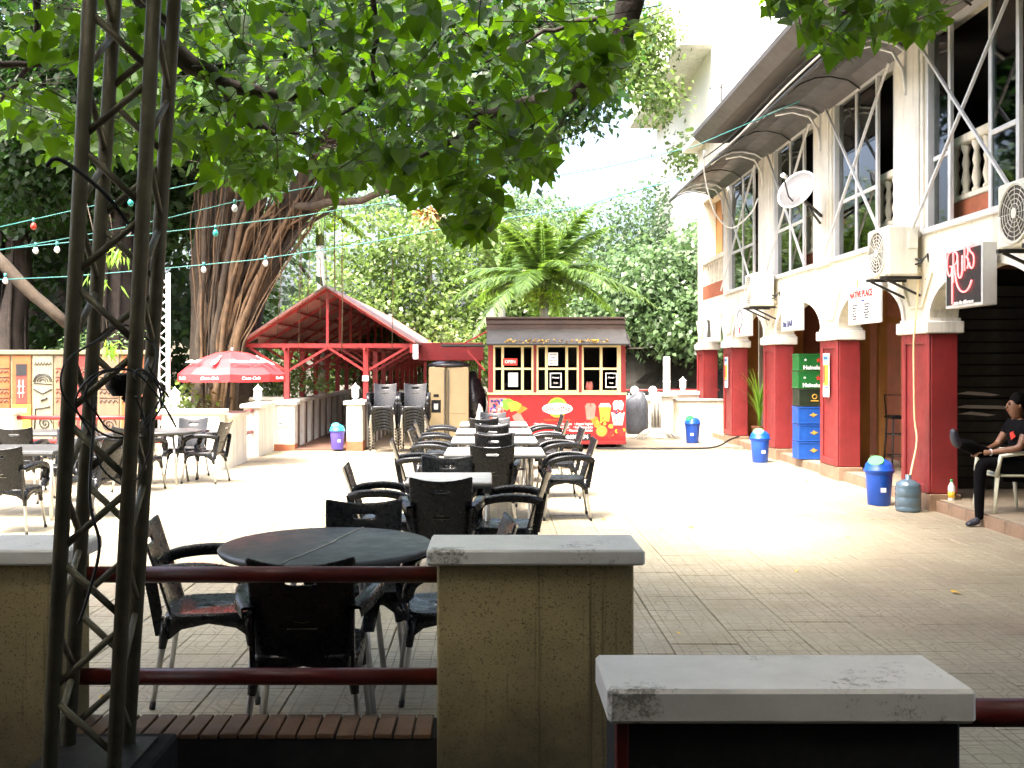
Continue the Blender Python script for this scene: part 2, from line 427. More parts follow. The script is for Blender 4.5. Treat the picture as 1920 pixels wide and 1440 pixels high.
def blob_points(blobs, n, clump=.35, per=22, shell=.6):
    """blobs: (x,y,z,rx,ry,rz)"""
    B = np.array(blobs, float); w = B[:, 3]*B[:, 4]*B[:, 5]; w = w**.7; w /= w.sum()
    nc = max(1, n//per); bi = rng.choice(len(B), nc, p=w)
    d = rng.normal(size=(nc, 3)); d /= np.linalg.norm(d, axis=1, keepdims=True)
    rad = shell+(1-shell)*rng.random(nc)**.7; rad = np.where(rng.random(nc) < .25, rng.random(nc), rad)
    c = B[bi, :3]+d*rad[:, None]*B[bi, 3:6]
    p = np.repeat(c, per, axis=0)+rng.normal(size=(nc*per, 3))*clump*np.array([1, 1, .6])
    out = np.repeat(d, per, axis=0)
    return p, out
def crown(name, blobs, n, size, m, parent, clump=.35, per=22, shape='quad', droop=.5, shell=.6):
    p, out = blob_points(blobs, n, clump, per, shell); k = len(p)
    nr = out*.6+rng.normal(size=(k, 3))*.7+np.array([0, 0, .6])
    tip = out*.5+rng.normal(size=(k, 3))*.6+np.array([0, 0, -droop])
    V, kk = leaves_np(p, size*(.6+.8*rng.random(k)), nr, tip, shape)
    return link(name, leafmesh(name, V, kk, m), parent)
def limb(mb, a, b, r0, r1, wob=.15, n=7, seg=8, mi=0, sag=0):
    a, b = Vector(a), Vector(b); pts = []; L = (b-a).length
    o = Vector((0, 0, 0))
    for i in range(n+1):
        t = i/n
        if 0 < i < n: o = o*.6+Vector(rng.normal(size=3)*wob*L*.12)
        else: o = o*.5 if i else Vector((0, 0, 0))
        pts.append(a.lerp(b, t)+o+Vector((0, 0, -sag*4*t*(1-t))))
    mb.tube(pts, [r0+(r1-r0)*i/n for i in range(n+1)], seg, mi); return pts

# ================================================================== SETTING
g = MB(); g.box(-400, 400, -60, 900, -1.2, -.06); link_o = g.build('ground', 'soil', kind='structure')
# paving of the plaza, paver by paver
pz = MB(); pz.box(-9, 6.6, 3.4, 19.6, -.06, -.022); plaza = pz.build('plaza_pavement', 'grout', kind='structure')
PS, GAP = .40, .006
tiles = []
for i in range(int(15.4/PS)+1):
    x0 = -8.98+i*PS; off = [0, .5, .25, .75, .1, .6][i % 6]*PS
    for j in range(-1, int(16/PS)+1):
        y0 = 3.62+j*PS+off
        if y0 < 3.42 or y0+PS > 19.62: continue
        if x0+PS/2 > 4.9 and y0 > 4.5: continue
        tiles.append((x0+PS/2, y0+PS/2))
tiles = [t for t in tiles if abs(t[0]*FPX/t[1]) < 1250]
def vis(t):
    px = VX+t[0]*FPX/t[1]; py = VY+EYE*FPX/t[1]
    return 0 if (px < -60 or px > 1980 or py > 1500 or (px < 820 and py > 1360) or (820 < px < 1192)) else 1
tiles.sort(key=lambda t: (-vis(t), t[1]))
def tile_mb(mb, uvs, cx, cy, h, tx, ty, e):
    a = PS/2-GAP/2; b = a-.0035
    top = lambda x, y: h+tx*x+ty*y
    vs = [(cx-b, cy-b, top(-b, -b)), (cx+b, cy-b, top(b, -b)), (cx+b, cy+b, top(b, b)), (cx-b, cy+b, top(-b, b)),
          (cx-a, cy-a, top(-a, -a)-.005), (cx+a, cy-a, top(a, -a)-.005), (cx+a, cy+a, top(a, a)-.005), (cx-a, cy+a, top(-a, a)-.005),
          (cx-a, cy-a, -.03), (cx+a, cy-a, -.03), (cx+a, cy+a, -.03), (cx-a, cy+a, -.03)]
    fs = [(0, 1, 2, 3)]+[(k, (k+1) % 4, 4+(k+1) % 4, 4+k)[::-1] for k in range(4)]+[(4+k, 4+(k+1) % 4, 8+(k+1) % 4, 8+k)[::-1] for k in range(4)]
    mb.add(vs, fs)
    for f in fs:
        for v in f: uvs.append(((vs[v][0]-cx)/PS+.5, (vs[v][1]-cy)/PS+.5))
def tilemesh(mb, uvs, name):
    me = bpy.data.meshes.new(name); me.from_pydata(mb.v, [], mb.f); me.materials.append(MATS['paver'])
    l = me.uv_layers.new(name='UVMap'); l.data.foreach_set('uv', np.array(uvs, np.float32).ravel()); me.update(); return me
mb, uvs = MB(), []; tile_mb(mb, uvs, 0, 0, 0, 0, 0, 0); one_tile = tilemesh(mb, uvs, 'paver')
for (x, y) in tiles[:300]:
    o = link('paver', one_tile, plaza); o.location = (x, y, float(rng.normal()*.0016)); o.rotation_euler = (float(rng.normal()*.004), float(rng.normal()*.004), float(rng.normal()*.004))
mb, uvs = MB(), []
for (x, y) in tiles[300:]: tile_mb(mb, uvs, x, y, float(rng.normal()*.002), float(rng.normal()*.005), float(rng.normal()*.005), 0)
link('distant_pavers', tilemesh(mb, uvs, 'distant_pavers'), plaza, kind='stuff')
# fallen leaves
k = 60; pp = np.stack([rng.uniform(-3, 4.6, k), rng.uniform(4.3, 15, k), np.full(k, .012)], 1)
V, kk = leaves_np(pp, rng.uniform(.03, .07, k), np.tile([0, 0, 1.], (k, 1))+rng.normal(size=(k, 3))*.25, rng.normal(size=(k, 3)), 'leaf')
o = link('fallen_leaves', leafmesh('fallen_leaves', V, kk, 'yellow_leaf'), kind='stuff'); o['label'] = 'dry yellow leaves scattered over the plaza paving'; o['category'] = 'leaves'
# back strip (light concrete beyond the plaza) and walkway floor
g = MB(); g.box(2.4, 6.6, 19.6, 25.5, -.05, .02); g.build('concrete_path', 'platform_tile', kind='structure')
g = MB(); g.box(-9, 2.4, 19.6, 26, -.05, .0); g.build('yard_path', 'platform_tile', kind='structure')
g = MB(); g.box(-3.75, -2.45, 19.0, 60, -.03, .035); g.build('walkway_floor', 'floor_brown', kind='structure')

# ================================================================== RESTAURANT BUILDING (right)
PX = 4.81; TH = .30
rest = E('restaurant_building', 'two storey cream restaurant with red arcade pillars and big upper windows', 'building', (PX, 5, 0))
def rp(o):  # parent keeping world coordinates
    o.parent = rest; o.matrix_parent_inverse = Matrix.Translation(-Vector((PX, 5, 0))); return o
pil = [5.04, 8.07, 11.1, 14.03, 17.12, 20.2, 22.9]; PD = .74
# platform with kerb tiles
g = MB(); g.box(4.90, 7.6, 5, 24.4, -.02, .125, 0, .004); rp(g.build('platform', 'platform_tile'))
g = MB(); g.box(4.88, 4.902, 5, 24.4, -.02, .10); rp(g.build('platform_riser_bed', 'grout'))
ks = MB(); ks.box(-.02, .0, .004, .396, -.02, .122, 0, .004); km = ks.build('kerb_tile', 'stone_skirt', rest)
bpy.data.objects.remove(km); kmesh = bpy.data.meshes['kerb_tile']
kt = MB(); kt.box(0, .34, .004, .396, 0, .008, 0, .003); k2 = kt.build('edge_tile', 'platform_tile'); ktm = k2.data; bpy.data.objects.remove(k2)
for i in range(46):
    y = 5.2+i*.4
    o = link('kerb_tile', kmesh, rest); o.location = (4.88-PX, y-5, 0)
    if y < 14: o = link('edge_tile', ktm, rest); o.location = (4.895-PX, y-5, .124)
# pillars
def pillar(y0, lab=None):
    b = MB()
    b.box(PX, PX+TH, y0, y0+PD, .19, 1.95, 0, .012)
    # raised frame on the plaza face around a recessed panel
    x = PX-.028
    b.box(x, PX+.002, y0, y0+.10, .19, 1.952, 0, .012); b.box(x, PX+.002, y0+PD-.10, y0+PD, .19, 1.952, 0, .012)
    b.box(x, PX+.002, y0+.098, y0+PD-.098, 1.84, 1.951, 0, .01); b.box(x, PX+.002, y0+.098, y0+PD-.098, .192, .29, 0, .01)
    p = rp(b.build('pillar', 'red_paint', rest))
    c = MB(); c.box(PX-.07, PX+TH+.05, y0-.05, y0+PD+.05, 1.953, 2.085, 0, .012); c.box(PX-.03, PX+TH+.02, y0-.02, y0+PD+.02, 2.087, 2.12)
    cc = c.build('capital', 'white_trim', p)
    c = MB(); c.box(PX-.02, PX+TH+.02, y0-.02, y0+PD+.02, -.01, .188, 0, .008); c.build('plinth', 'stone_skirt', p)
    return p
for i, y in enumerate(pil): pillar(y)
# wall with arches
w = MB(); trs = []
SP, CR, SILL, WT, TOP = 2.12, 2.60, 3.08, 5.3, 6.6
wins = [(9.0, 11.22), (12.06, 14.26), (15.08, 17.3), (18.2, 20.6)]
lastY = pil[-1]+PD
xs0, xs1 = PX+.004, PX+TH
for i in range(len(pil)-1):
    a, b = pil[i]+PD, pil[i+1]; n = 20; c = (a+b)/2; hw = (b-a)/2
    prof = [(c-hw*math.cos(math.pi*k/n), SP+(CR-SP)*math.sin(math.pi*k/n)) for k in range(n+1)]
    for (y0, z0), (y1, z1) in zip(prof, prof[1:]):
        w.add([(xs0, y0, z0), (xs0, y1, z1), (xs0, y1, SILL), (xs0, y0, SILL), (xs1, y0, z0), (xs1, y1, z1), (xs1, y1, SILL), (xs1, y0, SILL)],
              [(0, 1, 2, 3), (4, 7, 6, 5), (0, 4, 5, 1)])
    pr2 = [(c-(hw+.07)*math.cos(math.pi*k/n), SP+(CR-SP+.11)*math.sin(math.pi*k/n)) for k in range(n+1)]
    tr = MB(); trs.append(tr)
    for k in range(n):
        (y0, z0), (y1, z1), (y2, z2), (y3, z3) = prof[k], prof[k+1], pr2[k+1], pr2[k]; X = PX-.022
        tr.add([(X, y0, z0), (X, y1, z1), (X, y2, z2), (X, y3, z3), (PX+.02, y0, z0), (PX+.02, y1, z1), (PX+.02, y2, z2), (PX+.02, y3, z3)], [(0, 1, 2, 3), (3, 2, 6, 7), (0, 4, 5, 1)])
for y in pil: w.box(xs0, xs1, y, y+PD, SP, SILL)
w.box(xs0, xs1, 5, pil[0], 0, SILL)
edges = [5.0]+[e for q in wins for e in q]+[20.95, 23.1, lastY]
for k in range(0, len(edges), 2):
    w.box(PX, xs1, edges[k], edges[k+1], SILL, WT)
w.box(PX, xs1, 5, lastY, WT, TOP)
w.box(xs0, 9.5, lastY-.15, lastY, SILL, TOP); w.box(6.2, 9.5, lastY-.15, lastY, .1, SILL)
wall = rp(w.build('wall', 'cream_paint', rest)); [q_.build('arch_trim', 'white_trim', wall) for q_ in trs]
# V shaped recessed mouldings above the capitals
for y in pil[1:]:
    t = MB(); X = PX-.018; c = y+PD/2
    pts = [(c-.42, 2.62), (c-.17, 2.26), (c+.17, 2.26), (c+.42, 2.62)]
    for p, q in zip(pts, pts[1:]): t.bar((X+.01, p[0], p[1]), (X+.01, q[0], q[1]), .03)
    t.build('moulding', 'cream_paint', wall)
# pilasters between windows
for k in range(1, len(edges)-1, 1):
    pass
for (a, b) in [(11.22, 12.06), (14.26, 15.08), (17.3, 18.2), (20.6, 20.95), (8.2, 9.0)]:
    t = MB(); t.box(PX-.05, PX+.0, a+.10, b-.10, SILL-.05, WT+.05, 0, .01); t.box(PX-.03, PX, a+.03, a+.09, SILL, WT, 0, .006); t.box(PX-.03, PX, b-.09, b-.03, SILL, WT, 0, .006)
    t.build('pilaster', 'white_trim', wall)
# back rooms: floor slab, ceilings, interior walls
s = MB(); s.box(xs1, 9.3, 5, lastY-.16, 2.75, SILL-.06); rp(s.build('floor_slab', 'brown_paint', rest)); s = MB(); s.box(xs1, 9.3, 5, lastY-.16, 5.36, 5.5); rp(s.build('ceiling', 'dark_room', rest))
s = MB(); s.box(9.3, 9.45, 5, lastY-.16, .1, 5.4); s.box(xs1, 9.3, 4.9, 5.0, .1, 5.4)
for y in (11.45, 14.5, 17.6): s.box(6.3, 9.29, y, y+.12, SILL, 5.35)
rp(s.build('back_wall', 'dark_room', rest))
# arcade inner walls (orange) facing the camera behind every pillar
for y in (14.9, 18.0, 21.1):
    t = MB(); t.box(5.12, 5.52, y-.12, y+.0, .12, 2.75, 0, .01); rp(t.build('side_wall', 'orange_paint', rest))
t = MB(); t.box(5.12, 5.42, 11.95, 12.05, .12, 2.75); rp(t.build('side_wall', 'orange_paint', rest))
t = MB(); t.box(6.3, 6.42, 14.9, 21, .12, 2.75); t.box(5.5, 6.3, 17.85, 18.0, .12, 2.75)
rp(t.build('inner_wall', 'brown_paint', rest))
t = MB(); t.box(6.9, 7.0, 12.0, 14.8, .12, 2.75)
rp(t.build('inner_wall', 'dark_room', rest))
t = MB(); t.box(5.58, 5.70, 14.6, 14.7, .12, 2.75, 0, .01); t.box(5.92, 6.02, 14.6, 14.7, .12, 2.75, 0, .01); t.box(5.70, 5.92, 14.62, 14.68, 2.2, 2.3); t.box(6.02,6.9,14.62,14.68,2.3,2.75)
rp(t.build('door_frame', 'orange_paint', rest))
# shutter: horizontal slats across the nearest bays
sh = MB(); sh.box(0, 2.4, 0, .012, 0, .125, 0, .006); so_ = sh.build('shutter_slat', 'shutter_grey'); sm_ = so_.data; bpy.data.objects.remove(so_)
for i in range(18):
    o = link('shutter_slat', sm_, rest); o.location = (5.45-PX, 12.10-5-.012*(i % 2), .13+i*.135); o.rotation_euler = (R(6), 0, 0)
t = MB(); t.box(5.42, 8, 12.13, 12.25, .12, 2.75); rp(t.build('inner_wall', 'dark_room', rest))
for (z, x0, x1) in ((1.26, 5.52, 6.05), (1.10, 5.5, 6.3), (1.02, 5.55, 6.0)):
    t = MB(); t.prism([(x0, z), (x0+.15, z+.03), (x1-.2, z+.02), (x1, z-.01), (x1-.1, z-.025), (x0+.2, z-.012)], (0, 12.065, 0), (1, 0, 0), (0, 0, 1), (0, .003, 0))
    rp(t.build('paint_smear', 'white_print', rest))
# windows
def window(a, b, opens, mull, trans=3.86):
    f = MB(); X = PX+.06; fw = .045
    def fr(y0, y1, z0, z1): f.box(X-fw/2, X+fw/2, y0, y1, z0, z1, 0, .005)
    f.box(PX-.035, PX+.16, a-.04, b+.04, SILL-.03, SILL+.035, 0, .006); f.box(PX-.02, PX+.14, a-.03, b+.03, WT-.06, WT+.012, 0, .006)
    f.box(PX-.01, PX+.12, a, a+.06, SILL+.035, WT-.06, 0, .005); f.box(PX-.01, PX+.12, b-.06, b, SILL+.035, WT-.06, 0, .005)
    for y in mull: fr(y-.028, y+.028, SILL+.036, WT-.061)
    ys = [a+.06]+mull+[b-.06]; panes = []
    for i, (p, q) in enumerate(zip(ys, ys[1:])):
        if i in opens: continue
        fr(p+.028, q-.028, trans-.025, trans+.025)
        panes += [(p+.02, q-.02, SILL+.03, trans-.02), (p+.02, q-.02, trans+.02, WT-.05)]
    wf = rp(f.build('window', 'white_aluminium', rest))
    for (p, q, z0, z1) in panes:
        g = MB(); g.box(X-.004, X+.004, p, q, z0, z1); g.build('pane', 'window_glass', wf)
window(*wins[0], (0, 2), [9.35, 9.62+.25, 10.75][:3])
window(*wins[1], (0,), [12.78, 13.5]); window(*wins[2], (0,), [15.78, 16.5]); window(*wins[3], (0,), [18.8, 19.6])
# balustrades behind the windows
def baluster(y, x=5.06, z0=3.42, z1=3.95):
    h = z1-z0
    return MB().lathe([(.05, 0), (.05, .05*h), (.03, .1*h), (.052, .28*h), (.03, .5*h), (.045, .62*h), (.026, .8*h), (.05, .93*h), (.05, h)], (x, y, z0), 10)
for (a, b) in wins:
    t = MB(); t.box(4.99, 5.10, a+.07, b-.07, 3.951, 4.05, 0, .015); t.box(5.0, 5.10, a+.07, b-.07, 3.36, 3.418, 0, .01); r_ = rp(t.build('balustrade', 'cream_paint', rest))
    t = MB(); t.box(5.02, 5.10, a+.07, b-.07, SILL+.04, 3.358); t.build('brick_panel', 'brick_red', r_)
    for k in range(9): baluster(a+.14+k*.238).build('baluster', 'cream_paint', r_)
# end loggia
t = MB(); t.box(5.12, 5.22, 20.9, 23.2, SILL, 5.3); rp(t.build('loggia_wall', 'orange_paint', rest))
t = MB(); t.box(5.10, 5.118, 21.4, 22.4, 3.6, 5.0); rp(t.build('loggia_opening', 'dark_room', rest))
t = MB(); t.box(PX-.03, PX+.1, 20.95, 23.1, 3.86, 3.96, 0, .01); r_ = rp(t.build('balustrade', 'cream_paint', rest))
t = MB(); t.box(PX, PX+.08, 20.95, 23.1, SILL, 3.38); t.build('brick_panel', 'brick_red', r_)
for k in range(9): baluster(21.08+k*.235, PX+.04, 3.38, 3.86).build('baluster', 'cream_paint', r_)
# main eave with fascia
t = MB(); t.prism([(3.69, 5.46), (4.80, 5.46), (4.80, 6.2), (3.52, 5.62)], (0, 5, 0), (1, 0, 0), (0, 0, 1), (0, 12.6, 0)); ev = rp(t.build('eave', 'soffit_grey', rest))
t = MB(); t.prism([(3.67, 5.44), (3.70, 5.445), (3.55, 5.64), (3.49, 5.62), (3.50, 5.56)], (0, 4.99, 0), (1, 0, 0), (0, 0, 1), (0, 12.63, 0)); t.build('gutter', 'roof_sheet_dark', ev)
t = MB(); t.box(4.0, 4.03, 5, 17.58, 5.435, 5.458); t.build('soffit_batten', 'soffit_grey', ev)
# curved awning over the windows
prof = [(4.78, 5.22), (4.62, 5.33), (4.4, 5.375), (4.2, 5.36), (4.0, 5.28), (3.84, 5.15)]
t = MB()
for (x0, z0), (x1, z1) in zip(prof, prof[1:]):
    t.add([(x0, 8, z0), (x1, 8, z1), (x1, 21.9, z1), (x0, 21.9, z0), (x0, 8, z0+.01), (x1, 8, z1+.01), (x1, 21.9, z1+.01), (x0, 21.9, z0+.01)], [(0, 1, 2, 3), (4, 7, 6, 5), (0, 4, 5, 1), (2, 6, 7, 3)], 0, False)
t.box(3.82, 3.85, 8, 21.9, 5.13, 5.165)
aw = rp(t.build('awning', 'awning_sheet', rest))
for y in (8.6, 10.1, 11.64, 13.15, 14.67, 16.2, 17.75, 19.4, 20.8, 21.85):
    t = MB(); big = y in (8.6, 11.64, 14.67, 17.75, 20.8)
    t.tube([(x, y, z-.03) for x, z in prof], .02 if big else .012, 6)
    if big: t.tube([(4.75, y, 4.75), (4.72, y, 5.0), (4.6, y, 5.2), (4.35, y, 5.27), (4.1, y, 5.22)], .02, 6); t.bar((4.76, y, 4.7), (4.76, y, 5.25), .04)
    t.build('awning_rib', 'white_aluminium' if big else 'dark_steel', aw)
# X struts over the windows
for (a, b) in wins:
    for (p, q) in (((4.72, a, 5.2), (4.66, b, 3.12)), ((4.70, b, 5.2), (4.64, a, 3.12))):
        t = MB(); t.bar(p, q, .028); rp(t.build('awning_strut', 'white_aluminium', rest))
# upper block + roof of building
t = MB(); t.box(PX-.3, 9.8, 4.8, lastY+.3, 6.6, 6.75, 0, .02); rp(t.build('roof', 'white_trim', rest))

# wall signs (boxes on the wall, facing the plaza)
def sign(y0, y1, z0, z1, x=4.62, label='', face='white_print', th=.14):
    e = E('wall_sign', label, 'sign', (x, (y0+y1)/2, z0))
    inv = Matrix.Translation(-Vector(e.location))
    def ch(mb, n, m):
        o = mb.build(n, m, e); o.data.transform(inv); return o
    b = MB(); b.box(x, x+th, y0, y1, z0, z1, 0, .006); b.box(x+th, PX+.0, (y0+y1)/2-.03, (y0+y1)/2+.03, z0+.1, z1-.1); ch(b, 'box', 'white_aluminium')
    b = MB(); b.box(x-.006, x+.002, y0+.03, y1-.03, z0+.03, z1-.03); ch(b, 'face', face)
    def tx(s, yc, zc, size, m, **k):
        o = text(s, (x-.010, yc, zc), (0, -1, 0), (0, 0, 1), size, m, e, **k); o.data.transform(inv); return o
    return e, tx, ch
e, tx, ch = sign(9.5, 10.27, 2.17, 2.76, label='black box sign with pink neon GRUBS lettering on arcade wall', face='black_print', x=4.60)
# neon letters drawn as tubes
def neon(strokes, y0, z0, s, nm='neon_letter'):
    for st in strokes:
        b = MB(); b.tube([(4.585, y0-a*s, z0+c*s) for a, c in st], .0085, 6); o = ch(b, nm, 'neon_pink')
arc = lambda cx, cy, r, a0, a1, n=9, ry=None: [(cx+r*math.cos(R(a0+(a1-a0)*i/n)), cy+(ry or r)*math.sin(R(a0+(a1-a0)*i/n))) for i in range(n+1)]
neon([arc(.11, .62, .10, 70, 320, ry=.2)+[(.19, .58), (.12, .58)], [(.20, .58), (.20, -.05)],
      [(.24, .3), (.24, .80)]+arc(.30, .70, .09, 90, -90, ry=.1)+[(.27, .6)]+arc(.62, .46, .30, 195, 330, 10, .34),
      [(.40, .66)]+arc(.48, .50, .08, 190, 350, ry=.14)+[(.56, .72)],
      [(.64, .46), (.64, .86)]+arc(.69, .77, .07, 90, -90, ry=.09)+[(.66, .68)]+arc(.69, .58, .08, 90, -60, ry=.1),
      arc(.88, .80, .07, 40, 200, ry=.10)+arc(.88, .60, .08, 60, -170, ry=.12)], 10.21, 2.24, .60)
tx('...taste the difference', 9.88, 2.215, .052, 'white_print', bold=.001)
e, tx, ch = sign(12.2, 13.3, 2.12, 2.76, label='white menu board sign with red heading and two list columns', x=4.68, th=.03)
tx('NATIVE PLACE', 12.83, 2.50, .12, 'red_print', bold=.003); tx('menu', 12.75, 2.42, .05, 'blue_print')
for c_ in range(2):
    for r_i in range(6): tx(['Soup & swallow', 'Jollof rice', 'Fried rice', 'Pepper soup', 'Yam & egg', 'Grilled fish'][(r_i+c_*3) % 6], 13.05-.42*c_, 2.37-.035*r_i, .032, 'black_print')
b = MB(); b.box(4.668, 4.672, 12.93, 12.97, 2.60, 2.70); ch(b, 'bottle_print', 'gold_print')
e, tx, ch = sign(15.55, 16.3, 2.14, 2.68, label='white BAR box sign with striped panel above crate stack', x=4.66)
tx('the BAR', 15.93, 2.25, .15, 'navy_print', bold=.004)
for k in range(7):
    b = MB(); b.box(4.648, 4.652, 15.62+k*.095, 15.63+k*.095, 2.36, 2.64); ch(b, 'stripe', 'black_print')
e, tx, ch = sign(18.6, 19.4, 2.14, 2.70, label='white box sign with round emblem between third and fourth arches', x=4.66)
b = MB(); b.tube([(4.648, 19.0+.2*math.cos(a*.5), 2.46+.17*math.sin(a*.5)) for a in range(13)], .008, 5); ch(b, 'emblem', 'black_print')
b = MB(); disc(b, (4.648, 19.0, 2.24), (0, -1, 0), (0, 0, 1), .05); ch(b, 'emblem', 'red_print')
e, tx, ch = sign(21.2, 22.2, 2.10, 2.72, label='small faded box sign with dark figure at far arch', x=4.66)
b = MB(); b.prism([(21.5, 2.2), (21.9, 2.2), (21.8, 2.45), (21.9, 2.6), (21.6, 2.55)], (4.648, 0, 0), (0, 1, 0), (0, 0, 1), (.002, 0, 0)); ch(b, 'figure_print', 'kiosk_grey')
# posters on pillars
def poster(y, lab):
    e = E('poster', lab, 'poster', (PX-.035, y, 1.15)); X = -.012
    b = MB(); b.box(X, 0, -.12, .12, 0, .62); b.build('sheet', 'white_print', e)
    for (z0, z1, m) in ((.5, .6, 'cyan_print'), (.16, .46, 'yellow_print'), (.13, .15, 'blue_print')):
        b = MB(); b.box(X-.002, X, -.11, .11, z0, z1); b.build('print_block', m, e)
    b = MB(); b.box(X-.004, X-.002, .03, .10, .2, .45); b.build('print_block', 'red_print', e)
    b = MB(); b.box(X-.004, X-.002, -.10, -.03, .25, .45); b.build('print_block', 'green_print', e)
    text('MENU', (X-.003, 0, .55), (0, -1, 0), (0, 0, 1), .06, 'navy_print', e)
poster(14.45, 'colourful narrow poster on red pillar right of the crate stack')
poster(20.6, 'colourful narrow poster on slim far red pillar')

# air conditioners
def acunit(y0, lab, z0=2.60, L=.62):
    e = E('air_conditioner', lab, 'air conditioner', (4.40, y0, z0), group='air conditioner units on the arcade wall')
    b = MB(); b.box(0, .34, 0, L, 0, .56, 0, .02); b.box(.34, .41, .1, .2, .05, .1); b.box(.34, .41, L-.2, L-.1, .05, .1); b.build('casing', 'ac_white', e)
    b = MB()
    for rr in (.04, .08, .12, .16, .20, .235): b.tube([(-.012, L*.5+rr*math.cos(a*math.pi/12), .28+rr*math.sin(a*math.pi/12)) for a in range(25)], .0035, 4)
    for a in range(12): b.bar((-.012, L*.5, .28), (-.012, L*.5+.235*math.cos(a*math.pi/6), .28+.235*math.sin(a*math.pi/6)), .004)
    b.build('fan_guard', 'ac_white', e)
    b = MB(); disc(b, (-.003, L*.5, .28), (0, -1, 0), (0, 0, 1), .24, seg=28); b.build('fan_opening', 'ac_grille', e)
    b = MB(); b.tube([(-.01, L*.5+.25*math.cos(a*math.pi/12), .28+.25*math.sin(a*math.pi/12)) for a in range(25)], .012, 6); b.build('fan_ring', 'ac_white', e)
    b = MB(); disc(b, (-.018, L*.5, .28), (0, -1, 0), (0, 0, 1), .045); b.build('fan_hub', 'ac_white', e)
    b = MB(); b.box(.22, .33, -.012, -.0, .30, .48, 0, .004); b.box(.25, .30, -.016, -.012, .40, .42); b.build('access_cover', 'ac_white', e)
    for yb in (.1, L-.1):
        b = MB(); b.box(-.05, .41, yb-.02, yb+.02, -.035, -.002); b.bar((0, yb, -.03), (.40, yb, -.22), .025); b.build('bracket', 'dark_steel', e)
    b = MB()
    for q in (.0, .03): b.tube([(.30, -.01, .18-q*2), (.33, -.06-q, .16-q), (.40, -.09, .20+q), (.45, -.05, .05), (.42, .0, -.05)], .011, 6)
    b.build('pipe', 'cable_black', e)
acunit(8.2, 'air conditioner high at the right frame edge, its round fan cut by the frame')
acunit(11.25, 'air conditioner above the nearest red pillar, with wall drain hose below')
acunit(17.0, 'small looking distant air conditioner left of the BAR sign')

# satellite dish
e = E('satellite_dish', 'white satellite dish tilted up on a bracket between the upper windows', 'satellite dish', (4.75, 14.6, 3.75))
b = MB(); rings = [(0, 0), (.1, .008), (.2, .035), (.3, .08), (.305, .085)]; b.lathe(rings, seg=28)
b.lathe([(.305, .085), (.3, .095), (.2, .05), (0, .012)], seg=28)
d = b.build('dish', 'dish_white', e); d.rotation_euler = Vector((-.75, -.55, .45)).to_track_quat('Z', 'Y').to_euler(); d.location = (-.42, -.35, .28)
b = MB(); b.bar((0, 0, 0), (-.40, -.32, .22), .035); b.tube([(-.42, -.35, .05), (-.62, -.5, .2), (-.74, -.62, .50)], .012, 6); b.bar((0, .05, -.1), (-.25, -.2, .1), .025); b.build('bracket', 'dark_steel', e)
b = MB(); b.tube([(-.74, -.62, .48), (-.68, -.58, .45)], .035, 8); b.build('receiver', 'dish_white', e)

# drain hose and cables on the wall
def cable(pts, r, m, name, label, cat, seg=6, group=None):
    P_ = [Vector(p) for p in pts]; out = []
    n = len(P_)
    for i in range(n-1):
        p0, p1, p2, p3 = P_[max(i-1, 0)], P_[i], P_[i+1], P_[min(i+2, n-1)]
        for k in range(6):
            t = k/6; out.append(.5*((2*p1)+(-p0+p2)*t+(2*p0-5*p1+4*p2-p3)*t*t+(-p0+3*p1-3*p2+p3)*t**3))
    out.append(P_[-1])
    return tag(MB().tube(out, r, seg).build(name, m), label, cat, group)
cable([(4.76, 11.30, 2.55), (4.75, 11.32, 2.3), (4.72, 11.33, 1.9), (4.73, 11.35, 1.4), (4.75, 11.38, 1.0), (4.74, 11.3, .75), (4.64, 11.20, .45), (4.58, 11.12, .32)], .011, 'hose_cream', 'drain_hose', 'cream drain hose running down the nearest red pillar to a water jug', 'hose')
cable([(2.0, 19.3, .02), (3.2, 19.2, .025), (4.2, 19.35, .03), (4.6, 19.6, .16), (4.85, 19.9, .2)], .018, 'cable_black', 'ground_cable', 'black cable lying along the kerb from kiosk to far pillar', 'cable')
cable([(3.75, 17.9, 5.38), (3.85, 18.3, 5.0), (4.1, 18.6, 4.4), (4.45, 18.8, 4.15), (4.6, 18.0, 4.3), (4.62, 17.6, 4.5)], .014, 'white_steel', 'loose_cable', 'pale cable sagging in a loop below the awning end', 'cable')
for k_, (dz, dx) in enumerate(((0, 0), (.06, -.04), (-.07, .03))):
    cable([(3.80+dx, 18, 5.22+dz), (3.82+dx, 16, 5.15+dz), (3.8+dx, 13, 5.2+dz), (3.82, 10, 5.2+dz), (3.85, 7, 5.3+dz)], .014-.003*k_, 'cable_black' if k_ else 'white_steel', 'service_cable',
          ['pale thick cable strung along the awning edge', 'upper black cable strung along the awning edge', 'lower black cable strung along the awning edge'][k_], 'cable', group='cables along the awning')
MB().box(0, 0, 0, 0, 0, 0)
